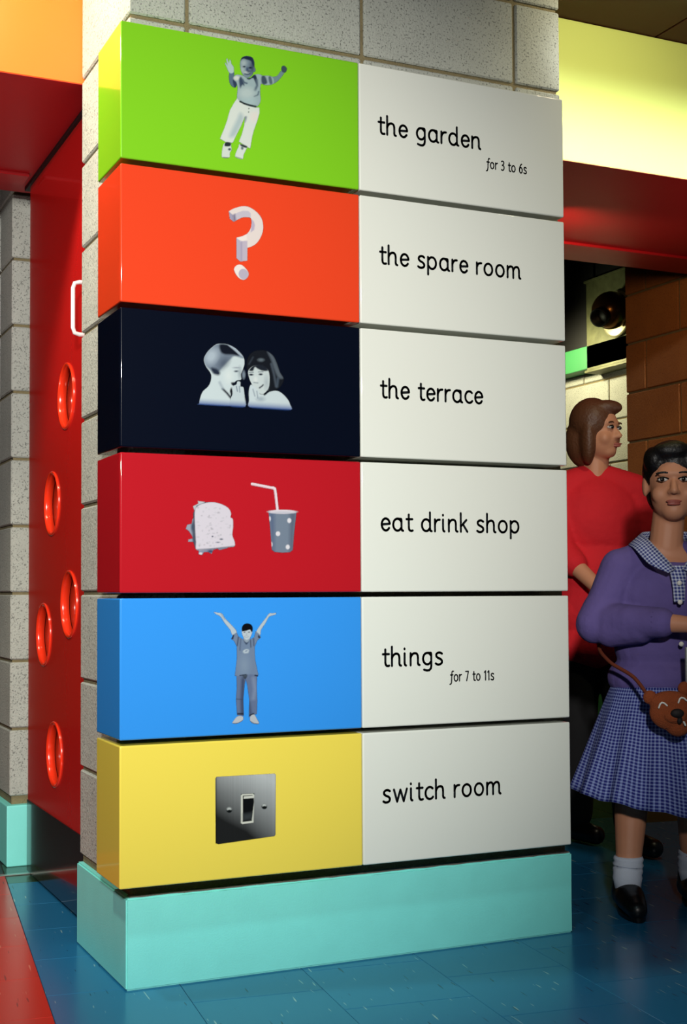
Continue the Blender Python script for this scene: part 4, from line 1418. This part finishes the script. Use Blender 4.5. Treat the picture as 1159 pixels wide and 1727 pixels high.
# socks and shoes
for (x, y), (kx, ky) in (((-0.132, -0.028), (-0.127, -0.020)), ((0.086, 0.072), (0.086, 0.068))):
    prof = [((kx, ky, 0.158), 0.041), ((kx, ky, 0.150), 0.044), ((kx, ky, 0.143), 0.041), ((kx - 0.001, ky, 0.135), 0.045), ((kx - 0.001, ky, 0.127), 0.041), ((kx - 0.002, ky, 0.118), 0.044), ((x, y, 0.108), 0.041), ((x, y, 0.098), 0.043), ((x, y, 0.085), 0.040), ((x, y, 0.06), 0.038)]
    tube('sock', [q[0] for q in prof], [q[1] for q in prof], SOCK, girl, 24)
    sh = organic('shoe', chain([((x, y + 0.028, 0.048), 0.042), ((x, y - 0.03, 0.046), 0.043), ((x, y - 0.085, 0.036), 0.036), ((x, y - 0.118, 0.030), 0.029)]) + [cap((x, y + 0.012, 0.085), 0.042, (x, y + 0.012, 0.05), 0.043)], SHOE, girl, 0.005, 4)
    pr = [(x + 0.036 * math.cos(a) * (1.0 if math.sin(a) > 0 else 0.92), y - 0.036 + 0.108 * math.sin(a) * (-1 if True else 1)) for a in [k * 2 * PI / 28 for k in range(28)]]
    so_ = prism('sole', pr, 0.0, 0.014, SHOE, girl, bev=0.002, seg=1)

# ---- things the child carries
fold = empty('card_folder', (1.712, 0.189, 0.0), GA, label='olive yellow card folder with white edge held by the child in gingham', cat='folder')
box('cover', (0.008, -0.226, 0.632), (0.150, -0.222, 0.775), FOLD, fold)
box('cover', (0.008, -0.216, 0.632), (0.150, -0.212, 0.775), FOLD, fold)
box('sheets', (0.012, -0.2215, 0.636), (0.148, -0.2165, 0.771), PAPER, fold)
box('spine', (-0.004, -0.228, 0.675), (0.008, -0.210, 0.775), PAPER, fold, bev=0.002)
brace = organic('bracelet', chain([((0.125 + 0.0285 * math.cos(a), -0.165 - 0.010 * math.cos(a), 0.791 + 0.029 * math.sin(a)), 0.0035) for a in [k * 2 * PI / 20 for k in range(21)]]), SILV, None, 0.002, 1)
brace.location = (1.712, 0.189, 0.0)
brace.rotation_euler = (0, 0, GA)
tag(brace, 'thin silver bracelet on the wrist of the child in gingham', 'bracelet')

bag = empty('animal_purse', (1.712, 0.189, 0.0), GA, label='brown plush purse shaped like an animal face hanging at the child\'s skirt', cat='purse')
bc = Vector((-0.045, -0.225, 0.600))
bagm = Matrix.Translation(bc) @ Matrix.Rotation(math.radians(-14), 4, 'Y')


def B(x, y, z):
    return tuple(bagm @ Vector((x, y, z)))


organic('pouch', [eli(B(0, 0, -0.005), (0.066, 0.026, 0.052)), eli(B(0.004, 0, -0.045), (0.034, 0.022, 0.030)), eli(B(0, 0, 0.022), (0.060, 0.024, 0.034))], BEAR, bag, 0.004, 3)
for sx in (-1, 1):
    e = organic('ear', [eli(B(sx * 0.050, 0.004, 0.050), (0.020, 0.012, 0.020))], BEAR, bag, 0.003, 2)
    organic('eye', chain([(B(sx * 0.028 + q, -0.0245, 0.020 + 0.012 * (1 - (q / 0.012) ** 2)), 0.0026) for q in (-0.012, -0.006, 0, 0.006, 0.012)]), WHT, bag, 0.0016, 1)
organic('muzzle', [eli(B(0.0, -0.018, -0.014), (0.034, 0.016, 0.022))], BEAR, bag, 0.003, 2)
organic('nose', [eli(B(0.004, -0.033, -0.006), (0.019, 0.010, 0.013)), eli(B(0.006, -0.030, -0.026), (0.008, 0.006, 0.012))], BEARD, bag, 0.002, 2)
for q in (-0.006, 0.006):
    organic('tooth', [cap(B(0.022 + q, -0.029, -0.034), 0.003, B(0.024 + q, -0.029, -0.044), 0.003)], WHT, bag, 0.0015, 1)
stp = cr([B(-0.052, 0.0, 0.045), (-0.135, -0.155, 0.688), (-0.186, -0.06, 0.730), (-0.188, 0.06, 0.780), (-0.110, 0.152, 0.880), (0.0, 0.158, 0.96), (0.075, 0.10, 1.075), (0.105, 0.02, 1.090), (0.110, -0.075, 1.020), (0.105, -0.125, 0.90), (0.075, -0.180, 0.72), B(0.052, 0.0, 0.045)], 6)
tube('strap', stp, 0.0055, STRAP, bag, 8)

# ---- walker in red behind
RA_ = math.radians(-24.5)
red = empty('person', (2.085, 1.04, 0.0), RA_,  label='person in red jumper and black trousers walking behind the school child', cat='person')
red.scale = (0.95, 0.95, 0.95)
RC = (0.005, -0.01, 1.595)
hp, RP = head_prims(RC, 0.98, math.radians(48))
rb = hp + chain([((0.0, 0.01, 1.52), 0.050), ((0.0, 0.02, 1.40), 0.056)])
rb += [eli((0, 0.02, 1.24), (0.150, 0.10, 0.18)), eli((0, 0.02, 1.05), (0.135, 0.10, 0.16)), eli((0, 0.02, 0.90), (0.155, 0.115, 0.12))]
rb += chain([((0, 0.02, 1.41), 0.055), ((-0.150, 0.02, 1.375), 0.050)]) + chain([((0, 0.02, 1.41), 0.055), ((0.150, 0.02, 1.375), 0.050)])
rb += chain([((-0.155, 0.02, 1.37), 0.048), ((-0.150, -0.06, 1.13), 0.038), ((-0.030, -0.20, 0.985), 0.027)])
rb += chain([((0.158, 0.02, 1.37), 0.048), ((0.195, 0.05, 1.12), 0.038), ((0.190, -0.04, 0.91), 0.027)])
rb += hand((-0.026, -0.205, 0.980), (0.60, -0.45, -0.55), (0.6, -0.3, 0.7), (0.1, 0.8, -0.5), 1.0, 0.35)
rb += hand((0.190, -0.042, 0.905), (0.0, -0.2, -1.0), (-0.3, -0.9, 0.1), (-0.9, 0.2, 0.0), 1.0, 0.35)
rb += chain([((-0.075, 0.02, 0.88), 0.085), ((-0.070, 0.05, 0.47), 0.056), ((-0.065, 0.14, 0.09), 0.038)]) + chain([((0.075, 0.02, 0.88), 0.085), ((0.085, -0.06, 0.47), 0.056), ((0.090, -0.10, 0.09), 0.038)])
rb += chain([((-0.065, 0.14, 0.06), 0.035), ((-0.02, 0.06, 0.040), 0.030)]) + chain([((0.090, -0.10, 0.06), 0.035), ((0.14, -0.20, 0.036), 0.030)])
rbody = organic('body', rb, SKIN, red, 0.0062, 4)
face_parts(rbody, RP, 0.98, HAIR_B)
organic('hair', [eli(RP(0, 0.026, 0.044), (0.088, 0.100, 0.094)), eli(RP(0, 0.050, -0.03), (0.084, 0.074, 0.11)), eli(RP(0.058, 0.01, -0.03), (0.032, 0.050, 0.10)), eli(RP(-0.058, 0.01, -0.03), (0.032, 0.050, 0.10)), eli(RP(0, -0.042, 0.094), (0.062, 0.042, 0.030))], HAIR_B, red, 0.007, 5, 'chin length brown hair')
rj = [eli((0, 0.02, 1.25), (0.178, 0.128, 0.19)), eli((0, 0.02, 1.06), (0.165, 0.128, 0.18)), eli((0, 0.02, 0.90), (0.185, 0.142, 0.16)), eli((0, 0.02, 0.78), (0.192, 0.148, 0.10))]
rj += chain([((-0.03, 0.02, 1.415), 0.060), ((-0.145, 0.02, 1.372), 0.066), ((-0.156, -0.02, 1.25), 0.064), ((-0.152, -0.055, 1.14), 0.058), ((-0.110, -0.105, 1.085), 0.050)])
rj += chain([((0.03, 0.02, 1.415), 0.060), ((0.148, 0.02, 1.372), 0.066), ((0.175, 0.03, 1.25), 0.064), ((0.195, 0.05, 1.12), 0.058), ((0.195, 0.0, 1.02), 0.050)])
organic('jumper', rj, REDKNIT, red, 0.008, 5, 'long bright red jumper')
tr = [eli((0, 0.02, 0.82), (0.160, 0.122, 0.12))]
tr += chain([((-0.078, 0.02, 0.84), 0.096), ((-0.072, 0.05, 0.47), 0.074), ((-0.066, 0.135, 0.11), 0.062)]) + chain([((0.078, 0.02, 0.84), 0.096), ((0.086, -0.06, 0.47), 0.074), ((0.090, -0.098, 0.11), 0.062)])
organic('trousers', tr, TROUS, red, 0.008, 5, 'black trousers')
for a, b in (((-0.066, 0.15, 0.045), (-0.01, 0.045, 0.040)), ((0.088, -0.09, 0.045), (0.15, -0.215, 0.038))):
    organic('shoe', [cap(a, 0.044, b, 0.036), cap(a, 0.042, (a[0], a[1], 0.075), 0.044)], SHOE, red, 0.006, 4)

# turn the smooth figures into plain meshes
dg = bpy.context.evaluated_depsgraph_get()
done = [(o, m, bpy.data.meshes.new_from_object(o.evaluated_get(dg))) for o, m in ORG]
for o, m, me2 in done:
    me2.name = o.name
    o.modifiers.clear()
    o.data = me2
    me2.materials.clear()
    me2.materials.append(m)
    me2.polygons.foreach_set('use_smooth', [True] * len(me2.polygons))
